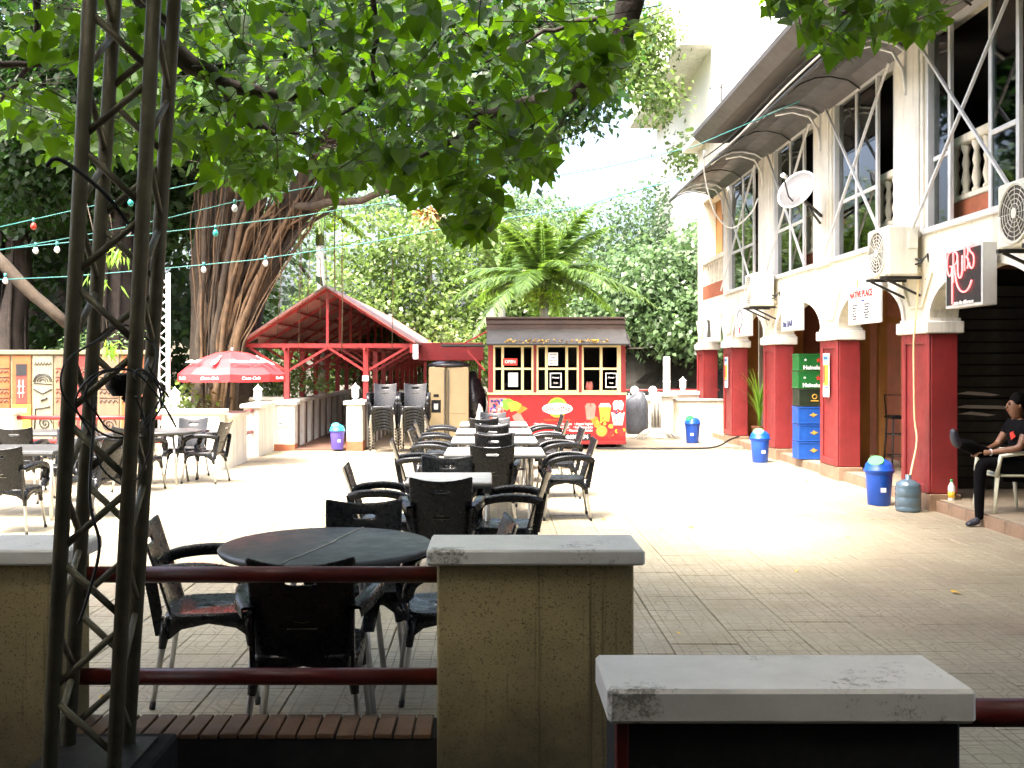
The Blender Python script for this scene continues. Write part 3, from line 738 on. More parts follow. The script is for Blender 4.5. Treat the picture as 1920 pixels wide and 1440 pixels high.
# bits between arches: bins, jug, bottle, crates, stool, plant
def binmk(name, label, body='blue_plastic', lidm='blue_plastic', flap='green_plastic', s=1.0, cat='bin'):
    e = E(name, label, cat)
    b = MB(); b.lathe([(.0, 0), (.115, 0), (.125, .01), (.15, .36), (.152, .37), (.165, .372), (.165, .395), (.15, .396)], seg=24); b.build('body', body, e)
    b = MB(); b.lathe([(.17, .39), (.17, .405), (.155, .42), (.15, .46), (.12, .50), (.07, .525), (0, .53)], seg=24); b.build('lid', lidm, e)
    b = MB(); 
    # swing flap: a tilted disc patch on the dome, plaza side
    q = Vector((-.45, -.55, .70)).normalized(); u = q.cross(Vector((0, 0, 1))).normalized(); v = u.cross(q)
    disc(b, Vector((-.064, -.078, .518)), u, v, .088, r2=.07, th=.03); b.build('flap', flap, e)
    b = MB(); b.box(-.03, .03, -.139, -.134, .16, .21); b.build('sticker', 'white_print', e)
    e.scale = (s, s, s); return e
B1 = binmk('swing_bin', 'blue swing bin with green flap beside the grey water jug'); B1.location = (4.44, 11.62, 0)
B1['group'] = 'blue bins along the arcade'
dup(B1, (4.42, 16.7, 0), 10, 'blue swing bin standing at the foot of the third red pillar', 'blue bins along the arcade')
dup(B1, (4.08, 20.6, .02), -15, 'smallest blue swing bin by the far cream wall', 'blue bins along the arcade')
e = E('water_jug', 'grey blue ribbed water jug under the drain hose', 'jug', (4.57, 11.12, 0))
MB().lathe([(0, 0), (.125, 0), (.135, .02), (.135, .05), (.128, .06), (.135, .07), (.135, .15), (.128, .16), (.135, .17), (.135, .25), (.128, .26), (.133, .27), (.12, .31), (.06, .345), (.03, .355), (.03, .40), (0, .40)], seg=24).build('body', 'jug_plastic', e)
e = E('juice_bottle', 'white and yellow plastic bottle with green cap on platform edge', 'bottle', (5.0, 11.02, .13))
MB().lathe([(0, 0), (.033, 0), (.036, .01), (.036, .14), (.03, .165), (.014, .195), (.014, .205)], seg=14).build('body', 'white_print', e)
MB().lathe([(.0365, .03), (.0365, .1)], seg=14).build('wrapper', 'yellow_print', e)
MB().lathe([(0, .205), (.016, .205), (.016, .23), (0, .23)], seg=12).build('cap', 'green_plastic', e)
# crates
CX, CY = 5.0, 15.98
crl = [('crate_blue', 'blue bottle crate at the bottom of the stack in the second arch'), ('crate_blue', 'blue bottle crate second from the bottom of the stack'), ('crate_blue', 'blue bottle crate right under the black crate'),
       ('crate_black', 'black bottle crate with gold round badge in the middle of the stack'), ('crate_green', 'green Heineken crate directly on the black crate'), ('crate_green', 'green Heineken crate topmost of the stack')]
for i, (m, lab) in enumerate(crl):
    e = E('beer_crate', lab, 'crate', (CX+[0, .004, -.003, .005, -.004, .002][i], CY, .134+i*.276), [0, .6, -.5, .8, -.7, .3][i], 'bottle crates stacked in the arch')
    b = MB(); L, D, H = .21, .17, .268; th = .012
    b.box(-L, L, -D, -D+th, .012, H-.012); b.box(-L, L, D-th, D, .012, H-.012)
    b.box(-L, -L+th, -D+th, D-th, .012, H-.012); b.box(L-th, L, -D+th, D-th, .012, H-.012); b.box(-L, L, -D, D, 0, .011)
    for z in (0.0, H-.024): b.box(-L-.006, L+.006, -D-.008, -D+.002, z, z+.022, 0, .004); b.box(-L-.008, -L+.002, -D, D, z, z+.022, 0, .004)
    for x in (-L-.004, L-.016): b.box(x, x+.02, -D-.006, -D+.002, .02, H-.022, 0, .004)
    b.build('shell', m, e)
    f = -D-.003
    if m == 'crate_green':
        text('Heineken', (.02, f-.006, .05), (1, 0, 0), (0, 0, 1), .085, 'white_print', e, bold=.003)
        st = MB(); pts = []
        for k in range(10):
            a = math.pi/2+k*math.pi/5; r = .045 if k % 2 == 0 else .018; pts.append((r*math.cos(a), r*math.sin(a)))
        st.prism(pts, (.10, f, .165), (1, 0, 0), (0, 0, 1), (0, -.004, 0)); st.build('star', 'red_print', e)
        st = MB(); st.prism([(a*.5, b_*.5) for a, b_ in pts], (-.11, f, .17), (1, 0, 0), (0, 0, 1), (0, -.004, 0)); st.build('star', 'white_print', e)
    elif m == 'crate_black':
        st = MB(); st.tube([(.03+.035*math.cos(a*.52), f-.004, .15+.035*math.sin(a*.52)) for a in range(13)], .009, 5); st.box(-.03, .09, f-.004, f, .075, .095); st.build('badge', 'gold_print', e)
    else:
        st = MB(); st.prism([(-.06, 0), (-.02, .02), (0, .045), (.02, .02), (.07, .012), (.03, -.01), (0, -.03), (-.02, -.012)], (.02, f, .135), (1, 0, 0), (0, 0, 1), (0, -.004, 0)); st.build('badge', 'gold_print', e)
# bar stool in the open bay
e = E('bar_stool', 'black bar stool with low back inside the open arch', 'stool', (5.78, 14.35, .125))
b = MB()
for sx in (-1, 1):
    for sy in (-1, 1): b.tube([(.17*sx, .15*sy, 0), (.14*sx, .12*sy, .72 if sy < 0 else .72)], .013, 6)
for z in (.2, .5): b.tube([(-.16, -.14, z), (.16, -.14, z), (.16, .14, z), (-.16, .14, z), (-.16, -.14, z)], .009, 5)
b.build('frame', 'dark_steel', e)
MB().box(-.17, .17, -.16, .16, .72, .77, 0, .02).build('seat', 'black_plastic', e)
b = MB(); b.tube([(-.14, .14, .76), (-.15, .18, 1.05), (.15, .18, 1.05), (.14, .14, .76)], .012, 6); b.build('backrest', 'dark_steel', e)
# potted yellowish plant between pillars, and a white rail behind
e = E('potted_plant', 'tall spiky yellow green plant in brown pot between far pillars', 'plant', (5.15, 19.5, .13))
MB().lathe([(0, 0), (.1, 0), (.15, .28), (.16, .3), (.12, .3)], seg=16).build('pot', 'brown_paint', e)
k = 46; ang = rng.uniform(0, 6.28, k); b = MB()
for a in ang:
    L = rng.uniform(.7, 1.5); lean = rng.uniform(.1, .5); w_ = .02
    pts = [Vector((math.cos(a)*lean*t*t*L, math.sin(a)*lean*t*t*L, .3+L*t*(1-.25*t))) for t in (0, .3, .6, .85, 1)]
    s_ = Vector((-math.sin(a), math.cos(a), 0))
    vs = []
    for q, t in zip(pts, (0, .3, .6, .85, 1)): ww = w_*(1-t)+.003; vs += [q-s_*ww, q+s_*ww]
    b.add(vs, [(2*i, 2*i+1, 2*i+3, 2*i+2) for i in range(4)])
b.build('leaves', 'bamboo_leaf', e, fix=False)

# ================================================================== PERSON on white chair
wc = E('plastic_chair', 'white plastic chair with the seated person on it', 'chair', (5.20, 10.25, .133), 90)
b = MB()
b.box(-.22, .22, -.2, .22, .36, .385, 0, .012)
b.build('seat', 'white_plastic', wc)
for sx in (-1, 1):
    for sy in (-1, 1):
        b = MB(); b.tube([(.19*sx, .18*sy, .37), (.22*sx, .225*sy, 0)], [.036, .019], 8, flat=(1, .6)); b.build('leg', 'white_plastic', wc)
b = MB()
for k in range(9):
    x = -.2+.05*k; b.tube([(x, -.2, .37), (x*1.05, -.27, .6), (x*1.05, -.31, .80)], .014, 5)
b.tube([(-.23, -.27, .66), (-.2, -.31, .80), (0, -.325, .84), (.2, -.31, .80), (.23, -.27, .66)], .022, 6); b.build('backrest', 'white_plastic', wc)
for sx in (-1, 1):
    b = MB(); b.tube([(.22*sx, -.27, .60), (.25*sx, -.05, .60), (.24*sx, .17, .57), (.215*sx, .2, .38)], .022, 6); b.build('armrest', 'white_plastic', wc)
def skin(name, nodes, edges, m, parent, sub=2, root=0):
    me = bpy.data.meshes.new(name); me.from_pydata([n[0] for n in nodes], edges, []); o = link(name, me, parent)
    md = o.modifiers.new('s', 'SKIN'); sv = me.skin_vertices[0].data
    for i, n in enumerate(nodes):
        r = n[1]; sv[i].radius = r if isinstance(r, tuple) else (r, r)
    sv[root].use_root = True; md.use_smooth_shade = True
    ms = o.modifiers.new('ss', 'SUBSURF'); ms.levels = sub; ms.render_levels = sub
    bake(o)
    o.data.materials.clear(); o.data.materials.append(MATS[m])
    for p in o.data.polygons: p.use_smooth = True
    return o
pe = E('person', 'person in black clothes seated cross legged on white chair holding one shin', 'person', (5.27, 10.2, .13))
# person local: -x is the way they face; y toward/away from camera; z up from platform
Pn = {}
nodes = []; edges = []
def nd(k, p, r): Pn[k] = len(nodes); nodes.append((p, r))
def ed(*ks):
    for a, b_ in zip(ks, ks[1:]): edges.append((Pn[a], Pn[b_]))
nd('pel', (0, 0, .47), (.13, .12)); nd('sp1', (.05, 0, .60), (.115, .105)); nd('sp2', (.07, 0, .74), (.14, .11)); nd('ch', (.05, 0, .86), (.13, .10))
nd('nk', (.03, 0, .935), .05); nd('hd0', (.005, 0, .985), (.062, .07)); nd('hd1', (-.005, 0, 1.06), (.088, .095)); nd('hd2', (.0, 0, 1.13), (.065, .07))
ed('pel', 'sp1', 'sp2', 'ch', 'nk', 'hd0', 'hd1', 'hd2')
for s_, n_ in ((-1, 'n'), (1, 'f')):
    nd('sh'+n_, (.045, .17*s_, .865), .058); nd('el'+n_, (-.08, .24*s_ if s_ < 0 else .2, .655), .038)
    nd('wr'+n_, (-.30, .06*s_-.03, .60), .026); nd('pm'+n_, (-.36, .03*s_-.04, .595), (.036, .02))
    ed('ch', 'sh'+n_, 'el'+n_, 'wr'+n_, 'pm'+n_)
# standing leg (near side), foot on the plaza
nd('hn', (-.02, -.1, .45), .085); nd('kn', (-.40, -.12, .50), .062); nd('cn', (-.43, -.14, .30), .05); nd('an', (-.44, -.16, -.075), .036)
ed('pel', 'hn', 'kn', 'cn', 'an')
# crossing leg
nd('hf', (-.02, .1, .46), .085); nd('kf', (-.34, .0, .60), .062); nd('cf', (-.50, -.06, .66), .062); nd('af', (-.60, -.1, .69), .046)
ed('pel', 'hf', 'kf', 'cf', 'af')
body = skin('body', nodes, edges, 'skin', pe)
# fingers: short skinned chains rooted in the palms
for s_, n_ in ((-1, 'n'), (1, 'f')):
    b0 = Vector((-.38, .03*s_-.04, .595))
    for f_, ln in enumerate((.062, .07, .066, .05)):
        off = (f_-1.5)*.018
        p0 = b0+Vector((0, off, .004)); p1 = p0+Vector((-ln*.5, 0, -.004)); p2 = p1+Vector((-ln*.35, 0, -.02)); p3 = p2+Vector((-ln*.1, 0, -.025))
        skin('finger', [(tuple(p0), .010), (tuple(p1), .009), (tuple(p2), .0085), (tuple(p3), .007)], [(0, 1), (1, 2), (2, 3)], 'skin', pe, 1)
    skin('thumb', [(tuple(b0+Vector((.03, -.03*s_, 0))), .011), (tuple(b0+Vector((0, -.045*s_, .004))), .010), (tuple(b0+Vector((-.035, -.04*s_, -.006))), .008)], [(0, 1), (1, 2)], 'skin', pe, 1)
# clothes
g_ = [nodes[Pn[k]] for k in ('pel', 'sp1', 'sp2', 'ch', 'shn', 'shf')]
sc = lambda r, a: (r[0]*a, r[1]*a) if isinstance(r, tuple) else r*a
sh_n = [(p, sc(r, 1.12)) for p, r in g_]
sh_n[3] = ((.05, 0, .87), (.135, .11)); sh_n += [((-.02, -.215, .755), .058), ((-.02, .19, .755), .058), ((.035, 0, .93), .068)]
skin('shirt', sh_n, [(0, 1), (1, 2), (2, 3), (3, 4), (3, 5), (4, 6), (5, 7), (3, 8)], 'black_cloth', pe)
tr_n = [(nodes[Pn[k]][0], sc(nodes[Pn[k]][1], 1.14)) for k in ('pel', 'hn', 'kn', 'cn', 'an', 'hf', 'kf', 'cf', 'af')]
tr_n[8] = ((-.635, -.1, .70), .056)
skin('trousers', tr_n, [(0, 1), (1, 2), (2, 3), (3, 4), (0, 5), (5, 6), (6, 7), (7, 8)], 'black_cloth', pe)
skin('shoe', [((-.435, -.16, -.055), .048), ((-.50, -.17, -.085), (.045, .035)), ((-.58, -.18, -.105), (.04, .022))], [(0, 1), (1, 2)], 'shoe', pe)
skin('shoe', [((-.595, -.10, .655), .042), ((-.64, -.10, .70), .055), ((-.665, -.10, .77), (.05, .042)), ((-.675, -.10, .845), (.042, .03))], [(0, 1), (1, 2), (2, 3)], 'shoe', pe)
skin('hair', [((.055, 0, 1.01), (.05, .07)), ((.045, 0, 1.07), (.082, .098)), ((.015, 0, 1.125), (.095, .105)), ((-.045, 0, 1.135), (.075, .09))], [(0, 1), (1, 2), (2, 3)], 'hair', pe)
b = MB(); b.lathe([(0, -.016), (.010, -.012), (.011, 0), (.007, .012), (0, .02)], (-.083, 0, 1.052), 8); b.build('nose', 'skin', pe)
for s_ in (-1, 1):
    b = MB(); b.lathe([(0, -.006), (.009, 0), (0, .006)], (-.079, .032*s_, 1.075), 8); b.build('eye', 'hair', pe)
    b = MB(); b.box(-.092, -.078, .032*s_-.018, .032*s_+.018, 1.092, 1.098); b.build('eyebrow', 'hair', pe)
    b = MB(); b.lathe([(0, -.025), (.012, -.01), (.014, .01), (0, .025)], (.0, .092*s_, 1.06), 8); b.build('ear', 'skin', pe)
b = MB(); b.box(-.086, -.075, -.022, .022, 1.012, 1.02, 0, .003); b.build('mouth', 'mural_red', pe)
b = MB(); b.prism([(-.05, 0), (.0, .05), (.06, .03), (.03, -.04)], (-.052, -.06, .76), (0, 1, 0), (0, 0, 1), (-.006, 0, 0)); b.build('shirt_print', 'red_print', pe)
b = MB(); b.tube([(-.292+.0, -.09+.031*math.cos(a*.52), .602+.031*math.sin(a*.52)) for a in range(13)], .006, 5); b.build('bracelet', 'white_aluminium', pe)

# ================================================================== CHAIRS
def make_chair():
    e = E('armchair', 'x', 'chair')
    # backrest
    nu, nv = 14, 20; vs = []; fs = []
    for j in range(nv+1):
        v = j/nv
        for i in range(nu+1):
            u = -1+2*i/nu
            x = u*(.20+.018*v); z = .40+.415*v+(.032*u*u*max(0, v-.7)/.3); y = -.205-.11*v-.03*v*v+.035*u*u
            vs.append((x, y, z))
    for j in range(nv):
        for i in range(nu):
            if j == 16 and 5 <= i <= 8: continue
            a = j*(nu+1)+i; fs.append((a, a+1, a+nu+2, a+nu+1))
    b = MB().add(vs, fs, 0, True); o = b.build('backrest', 'black_plastic', e)
    m = o.modifiers.new('s', 'SOLIDIFY'); m.thickness = .014; m.offset = 0; m = o.modifiers.new('b', 'SUBSURF'); m.levels = 1; bake(o)
    # seat with skirt
    prof = []
    def sq(t, a, b_):
        c, s = math.cos(t), math.sin(t); p = .35
        return (a*math.copysign(abs(c)**p, c), b_*math.copysign(abs(s)**p, s))
    n = 32; vs = []; fs = []
    for r_, dz in ((0, -.012), (.5, -.010), (.85, 0), (.96, .004), (1.0, -.006)):
        for k in range(n):
            x, y = sq(2*math.pi*k/n, .225*r_, .215*r_); vs.append((x, y, .425+dz))
    for k in range(n):
        t = 2*math.pi*k/n; x, y = sq(t, .228, .218); corner = abs(math.sin(2*t))**1.2
        vs.append((x*1.01, y*1.01, .385-.075*corner))
    for j in range(5):
        for k in range(n): fs.append((j*n+k, j*n+(k+1) % n, (j+1)*n+(k+1) % n, (j+1)*n+k))
    b = MB().add(vs, fs, 0, True); o = b.build('seat', 'black_plastic', e)
    m = o.modifiers.new('s', 'SOLIDIFY'); m.thickness = .010; m.offset = -1; bake(o)
    for sx in (-1, 1):
        b = MB(); ap = [(.205*sx, -.285, .63), (.245*sx, -.20, .655), (.27*sx, -.04, .665), (.275*sx, .10, .645), (.265*sx, .185, .60), (.25*sx, .215, .52), (.225*sx, .20, .41)]
        P_ = [Vector(p) for p in ap]; out = []
        for i in range(len(P_)-1):
            p0, p1, p2, p3 = P_[max(i-1, 0)], P_[i], P_[i+1], P_[min(i+2, len(P_)-1)]
            for k in range(3):
                t = k/3; out.append(.5*((2*p1)+(-p0+p2)*t+(2*p0-5*p1+4*p2-p3)*t*t+(-p0+3*p1-3*p2+p3)*t**3))
        out.append(P_[-1])
        vs = []; n_ = len(out)
        for i, p in enumerate(out):
            t = (out[min(i+1, n_-1)]-out[max(i-1, 0)]).normalized(); s_ = Vector((1, 0, 0)); u = s_.cross(t).normalized()
            if u.z < 0: u = -u
            wd, hh = .031, .013
            for (a, c) in ((-wd, -hh*3.2), (-wd, hh*.4), (-wd*.6, hh), (wd*.6, hh), (wd, hh*.4), (wd, -hh*3.2), (wd*.75, -hh*.2), (-wd*.75, -hh*.2)): vs.append(p+s_*a+(u if abs(t.z) < .75 else Vector((0, 1, 0)).cross(s_)*0+Vector((0, u.y if abs(u.y)>.1 else 1, u.z)))*c)
        sg = 8; fs = [(i*sg+k, i*sg+(k+1) % sg, (i+1)*sg+(k+1) % sg, (i+1)*sg+k) for i in range(n_-1) for k in range(sg)]
        b.add(vs, fs, 0, True)
        # rear lower skirt connecting seat to back
        ab = MB(); ab.prism([(-.30, .62), (-.25, .645), (-.215, .44), (-.23, .33), (-.245, .33)], (.200*sx-.006, 0, 0), (0, 1, 0), (0, 0, 1), (.014, 0, 0))
        b.build('armrest', 'black_plastic', e); ab.build('back_bracket', 'black_plastic', e)
        for sy in (-1, 1):
            b = MB(); x0, y0 = .195*sx, (.18 if sy > 0 else -.20)
            b.tube([(x0, y0, .42), (x0*1.05, y0*1.05, .30), (x0*1.2, y0*1.25, .03)], [.016, .0155, .0125], 8, 0)
            b.tube([(x0*1.2, y0*1.25, .032), (x0*1.215, y0*1.27, 0)], [.0145, .0145], 8, 1)
            b.tube([(x0*.98, y0*.98, .41), (x0*1.06, y0*1.07, .27)], [.030, .018], 8, 2)
            b.build('leg', ['aluminium_tube', 'black_rubber', 'black_plastic'], e)
    return e
chair0 = make_chair(); used = False
G_T = 'black armchairs round the plaza tables'
def chair(x, y, rz, label, group=G_T, z=.0):
    global used
    if not used:
        used = True; chair0.location = (x, y, z+.003); chair0.rotation_euler = (0, 0, R(rz)); chair0['label'] = label; chair0['group'] = group; return chair0
    return dup(chair0, (x, y, z+.003), rz, label, group)
# chair faces local +Y. rz=0: back to the camera.
c = chair(-.77, 4.30, 3, 'black armchair back to the camera behind the red rails, nearest of all')
emb = MB(); emb.tube([(.045*math.cos(a*.52), -.262, .60+.03*math.sin(a*.52)) for a in range(13)], .003, 4)
for z in (.66, .545): emb.box(-.06, .06, -.268, -.258, z, z+.003)
emb.build('embossed_emblem', 'steel_truss', c)
chair(-1.36, 4.98, -82, 'black armchair on the left side of the round table')
chair(-.70, 5.42, 184, 'black armchair facing the camera behind the round table')
chair(-.22, 5.0, 96, 'black armchair right of the round table, mostly hidden by the capped pillar')
chair(-.35, 7.16, 1, 'black armchair with its back to the camera at the small white topped table')
chair(-.80, 7.78, -86, 'black armchair left of the nearest white topped table')
chair(.10, 7.52, 84, 'black armchair right of the nearest white topped table')
chair(-.36, 8.22, 183, 'black armchair facing the camera behind the nearest white topped table')
rows = [(10.5, 0), (12.2, 0), (13.8, .0), (15.5, 0)]
nm = ['second table of the centre row', 'third table of the centre row', 'fourth table of the centre row', 'farthest table of the centre row']
jit = [(3, -5, 4, 2), (-2, 4, -3, 5), (2, 3, 5, -4), (-3, -4, 2, 3)]
for k, (yy, _) in enumerate(rows):
    j = jit[k]
    chair(.0+[-.01, .03, .0, -.1][k], yy-.55, j[0], 'black armchair with its back to the camera at the '+nm[k])
    chair(.02+[.0, .0, .05, -.02][k], yy+.72, 180+j[1], 'black armchair facing the camera behind the '+nm[k])
    chair(-.68-.03*j[2]/5, yy-.05, -88+j[2], 'black armchair on the left side of the '+nm[k])
    chair(.75+.04*j[3]/5, yy+.15, 88+j[3], 'black armchair on the right side of the '+nm[k])
# left group
GL = 'black armchairs of the left tables'
chair(-4.62, 9.75, 4, 'grey looking armchair with its back to the camera at left frame edge', GL)
chair(-4.22, 10.75, 70, 'armchair turned to the left table, half hidden by the leaning truss', GL)
chair(-5.0, 11.9, 182, 'armchair facing the camera behind the nearer left table', GL)
chair(-3.92, 13.85, 82, 'armchair at the right end of the left group facing left', GL)
chair(-4.35, 14.45, 178, 'armchair facing the camera before the low white wall', GL)
chair(-4.98, 13.5, -75, 'armchair left of the far round table behind the truss', GL)
chair(-4.5, 12.95, -8, 'armchair with its back to the camera before the far round table', GL)
chair(-5.9, 12.7, 10, 'armchair at the leftmost far table, back to the camera', GL)
chair(-5.2, 13.6, 110, 'armchair at the leftmost far table facing left', GL)
# stacks
for sx_, px in enumerate((-1.98, -1.42)):
    for k in range(8):
        chair(px, 18.7-.02*k, 180, (['bottom', 'second', 'third', 'fourth', 'fifth', 'sixth', 'second highest', 'topmost'][k]+(' black armchair from the bottom of' if 0 < k < 6 else ' black armchair of'))+(' the left chair stack beside the white pillar' if sx_ == 0 else ' the right chair stack beside the beige refrigerator'),
              'left stack of black armchairs' if sx_ == 0 else 'right stack of black armchairs', z=.036+k*.056)
# ================================================================== TABLES
def sqtable(x, y, w, d, h, label, top='white_table'):
    e = E('square_table', label, 'table', (x, y, .0), group='square tables on the plaza')
    MB().box(-w/2, w/2, -d/2, d/2, h-.022, h, 0, .008).build('tabletop', top, e)
    MB().box(-w/2-.004, w/2+.004, -d/2-.004, d/2+.004, h-.05, h-.010, 0, .012).build('rim', 'grey_table', e)
    for sx in (-1, 1):
        for sy in (-1, 1):
            b = MB(); b.tube([(sx*(w/2-.035), sy*(d/2-.035), h-.04), (sx*(w/2-.03), sy*(d/2-.03), 0)], .02, 8, 0); b.build('leg', 'aluminium_tube', e)
            MB().box(sx*(w/2-.035)-.03, sx*(w/2-.035)+.03, sy*(d/2-.035)-.03, sy*(d/2-.035)+.03, h-.085, h-.03, 0, .01).build('corner_bracket', 'grey_table', e)
    return e
sqtable(-.33, 7.98, .66, .70, .72, 'small white topped square table nearest in the centre row')
for k, (yy, _) in enumerate(rows):
    e = sqtable(.03, yy+.1, 1.02, .82, .71, 'white topped table with crossed legs, '+nm[k].replace(' of the centre row', ' in the centre row'))
    for c_ in list(e.children):
        if c_.name.startswith(('leg', 'corner')): bpy.data.objects.remove(c_)
    for sx in (-1, 1):
        for s2 in (-1, 1):
            b = MB(); b.tube([(sx*.38, -.3*s2, .67), (sx*.38+.03*s2, .3*s2, 0)], .014, 6); b.build('leg', 'aluminium_tube', e)
    b = MB(); b.bar((-.4, 0, .34), (.4, 0, .34), .02); b.build('stretcher', 'dark_steel', e)
def rtable(x, y, r, h, label, legs=True):
    e = E('round_table', label, 'table', (x, y, 0), group='round tables on the plaza')
    MB().lathe([(0, h-.045), (r-.06, h-.045), (r-.012, h-.035), (r, h-.02), (r, h-.010), (r-.008, h-.003), (r-.02, h), (0, h)], seg=56).build('tabletop', 'grey_table', e)
    for a in (45, 135, 225, 315):
        b = MB(); b.tube([(.26*math.cos(R(a)), .26*math.sin(R(a)), h-.04), (.36*math.cos(R(a)), .36*math.sin(R(a)), 0)], .016, 8); b.build('leg', 'aluminium_tube', e)
    b = MB(); b.bar((-.25*.7, -.25*.7, h-.07), (.25*.7, .25*.7, h-.07), .03); b.bar((.25*.7, -.25*.7, h-.07), (-.25*.7, .25*.7, h-.07), .03); b.build('cross_brace', 'dark_steel', e)
    return e
e = rtable(-.80, 4.92, .515, .735, 'round dark grey table with a pale crack line in the foreground')
b = MB(); b.tube([(-.12, -.505, .7365), (-.06, -.3, .7375), (.02, 0, .7375), (.07, .3, .7375), (.115, .49, .7365)], .003, 4); b.build('seam', 'concrete_cap', e)
rtable(-4.45, 13.75, .5, .72, 'far round table before the low white wall')
sqtable(-5.15, 10.85, 1.3, .9, .72, 'wide grey table at the left frame edge, nearer one', 'grey_table')
sqtable(-6.15, 13.6, 1.2, .8, .72, 'wide grey table at the left frame edge, farther one', 'grey_table')

# ================================================================== FOREGROUND WALL, RAILS, SLABS
def capped(name, label, x0, x1, y0, y1, h=.95, th=.056, over=.035, body='stucco_dirty', capm='slab_top', zb=-.3, base=None, frontm=None):
    e = E(name, label, 'wall', ((x0+x1)/2, (y0+y1)/2, 0)); ox, oy = -(x0+x1)/2, -(y0+y1)/2
    b = MB(); b.box(x0+ox, x1+ox, y0+oy, y1+oy, zb, h-th-.001, 0, .008); b.build('body', body, e)
    b = MB(); b.box(x0-over+ox, x1+over+ox, y0-over+oy, y1+over+oy, h-th, h, 0, .008); b.build('cap', capm, e)
    if base: b = MB(); b.box(x0-.012+ox, x1+.012+ox, y0-.012+oy, y1+.012+oy, -.05, base, 0, .006); b.build('skirting', 'brick_red', e)
    return e
capped('wall_pier', 'speckled cream pier with pale slab cap in the centre foreground', -.195, .505, 3.60, 3.86)
capped('wall_pier', 'speckled cream pier at the left foreground edge behind the truss', -2.6, -1.53, 3.60, 3.86)
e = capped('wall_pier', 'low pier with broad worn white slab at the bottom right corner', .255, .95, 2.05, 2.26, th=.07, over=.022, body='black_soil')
b = MB(); b.box(-.352, -.325, -.108, -.085, -.3, .878, 0, .003); b.build('corner_strip', 'dark_red_pipe', e)
def rail(z, y, x0, x1, r, label, grp='red rails of the foreground wall'):
    e = tag(MB().tube([(x0, y, z), (x1, y, z)], r, 16).build('pipe_rail', 'dark_red_pipe'), label, 'rail', grp); return e
rail(.828, 3.74, -1.54, -.19, .030, 'upper dark red pipe rail between the two foreground piers')
rail(.452, 3.74, -1.54, -.19, .031, 'lower dark red pipe rail between the two foreground piers')
rail(.86, 2.16, .955, 1.9, .03, 'dark red pipe rail at the right frame edge beside the white slab')
# tiled kerb between piers
e = E('tiled_kerb', 'kerb topped with terracotta brick tiles below the red rails', 'kerb', (-.86, 3.72, 0))
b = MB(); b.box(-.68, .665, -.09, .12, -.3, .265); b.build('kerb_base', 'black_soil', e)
bk = MB(); bk.box(-.031, .031, -.085, .125, 0, .018, 0, .003); bo = bk.build('brick', 'terracotta', e); bo.location = (-.64, -.01, .262)
for k in range(1, 19):
    o = link('brick', bo.data, e); o.location = (-.64+k*.0695, -.01, .262+float(rng.normal()*.0015)); o.rotation_euler = (0, 0, float(rng.normal()*.012))
g = MB(); g.box(-6, 6, -4, 3.42, -.35, -.07); g.build('foreground_floor', 'soil', kind='structure')
b = MB(); b.box(-1.47, -1.10, 3.08, 3.56, -.1, .31, 0, .01); tag(b.build('truss_footing', 'black_soil'), 'dark footing under the leaning truss', 'footing')

# ---- leaning truss
e = E('lattice_truss', 'leaning grey box truss with zigzag bracing in the left foreground', 'truss', (-1.39, 3.18, .31))
ln = .048; Ht = 3.6
base = {'fl': Vector((0, 0, 0)), 'fr': Vector((.196, .02, 0)), 'bl': Vector((-.040, .24, 0)), 'br': Vector((.155, .26, 0))}
def tp(k, z): return base[k]+Vector(((ln if k[0] == 'f' else ln+.010)*z, .012*z, z))
for k in base:
    b = MB(); b.tube([tp(k, 0), tp(k, Ht)], .0235, 12); b.build('chord', 'steel_truss', e)
step = .217
for (a, c, ph) in (('fl', 'fr', 0), ('bl', 'br', 1), ('fl', 'bl', 1), ('fr', 'br', 0)):
    b = MB(); n = int(Ht/step)
    for i in range(n):
        z0, z1 = i*step+.06, (i+1)*step+.06-.035
        p, q = (a, c) if (i+ph) % 2 else (c, a)
        b.tube([tp(p, z0), tp(q, z1)], .0115, 7)
    b.build('zigzag_brace', 'steel_truss', e)
b = MB(); b.box(-.08, .24, -.05, .31, -.002, .012); b.build('base_plate', 'dark_steel', e)
# cable coil hanging on the truss
rc = random.Random(3)
for q, (cx, cz, rr) in enumerate(((-1.17, 1.55, .115), (-1.15, 1.47, .075), (-1.16, 1.40, .125), (-1.08, 1.50, .06))):
    pts = [(cx+rr*math.cos(a*.55)*(1+.15*rc.uniform(-1, 1)), 3.12+.12*math.sin(a*.8+q)+.05, cz+rr*1.45*math.sin(a*.55)*(1+.12*rc.uniform(-1, 1))) for a in range(13)]
    cable(pts, .0034, 'cable_black', 'cable_coil', ['largest upper loop of black cable hanging on the truss', 'middle loop of black cable hanging on the truss', 'lowest loop of black cable hanging on the truss', 'small right loop of black cable on the truss'][q], 'cable', group='cable coils on the truss')
cable([(-1.25, 3.2, 1.5), (-1.23, 3.1, 1.2), (-1.2, 3.1, 1.05), (-1.24, 3.12, .9), (-1.28, 3.14, .8)], .005, 'cable_black', 'hanging_cable', 'black cable end dangling inside the truss', 'cable')
cable([(-1.34, 3.05, 2.2), (-1.3, 3.06, 2.22), (-1.22, 3.2, 2.14), (-1.14, 3.3, 2.0)], .007, 'cable_black', 'tie_cable', 'black cable tied high round the left truss chord', 'cable')
e = E('floodlight', 'small black floodlight clamped inside the truss', 'lamp', (-1.20, 3.3, 1.50))
MB().lathe([(0, 0), (.035, .0), (.055, .03), (.06, .07), (.05, .075), (0, .05)], (0, 0, 0), 14).build('housing', 'black_plastic', e)
MB().bar((0, 0, 0), (.06, .03, -.08), .02).build('clamp', 'dark_steel', e)

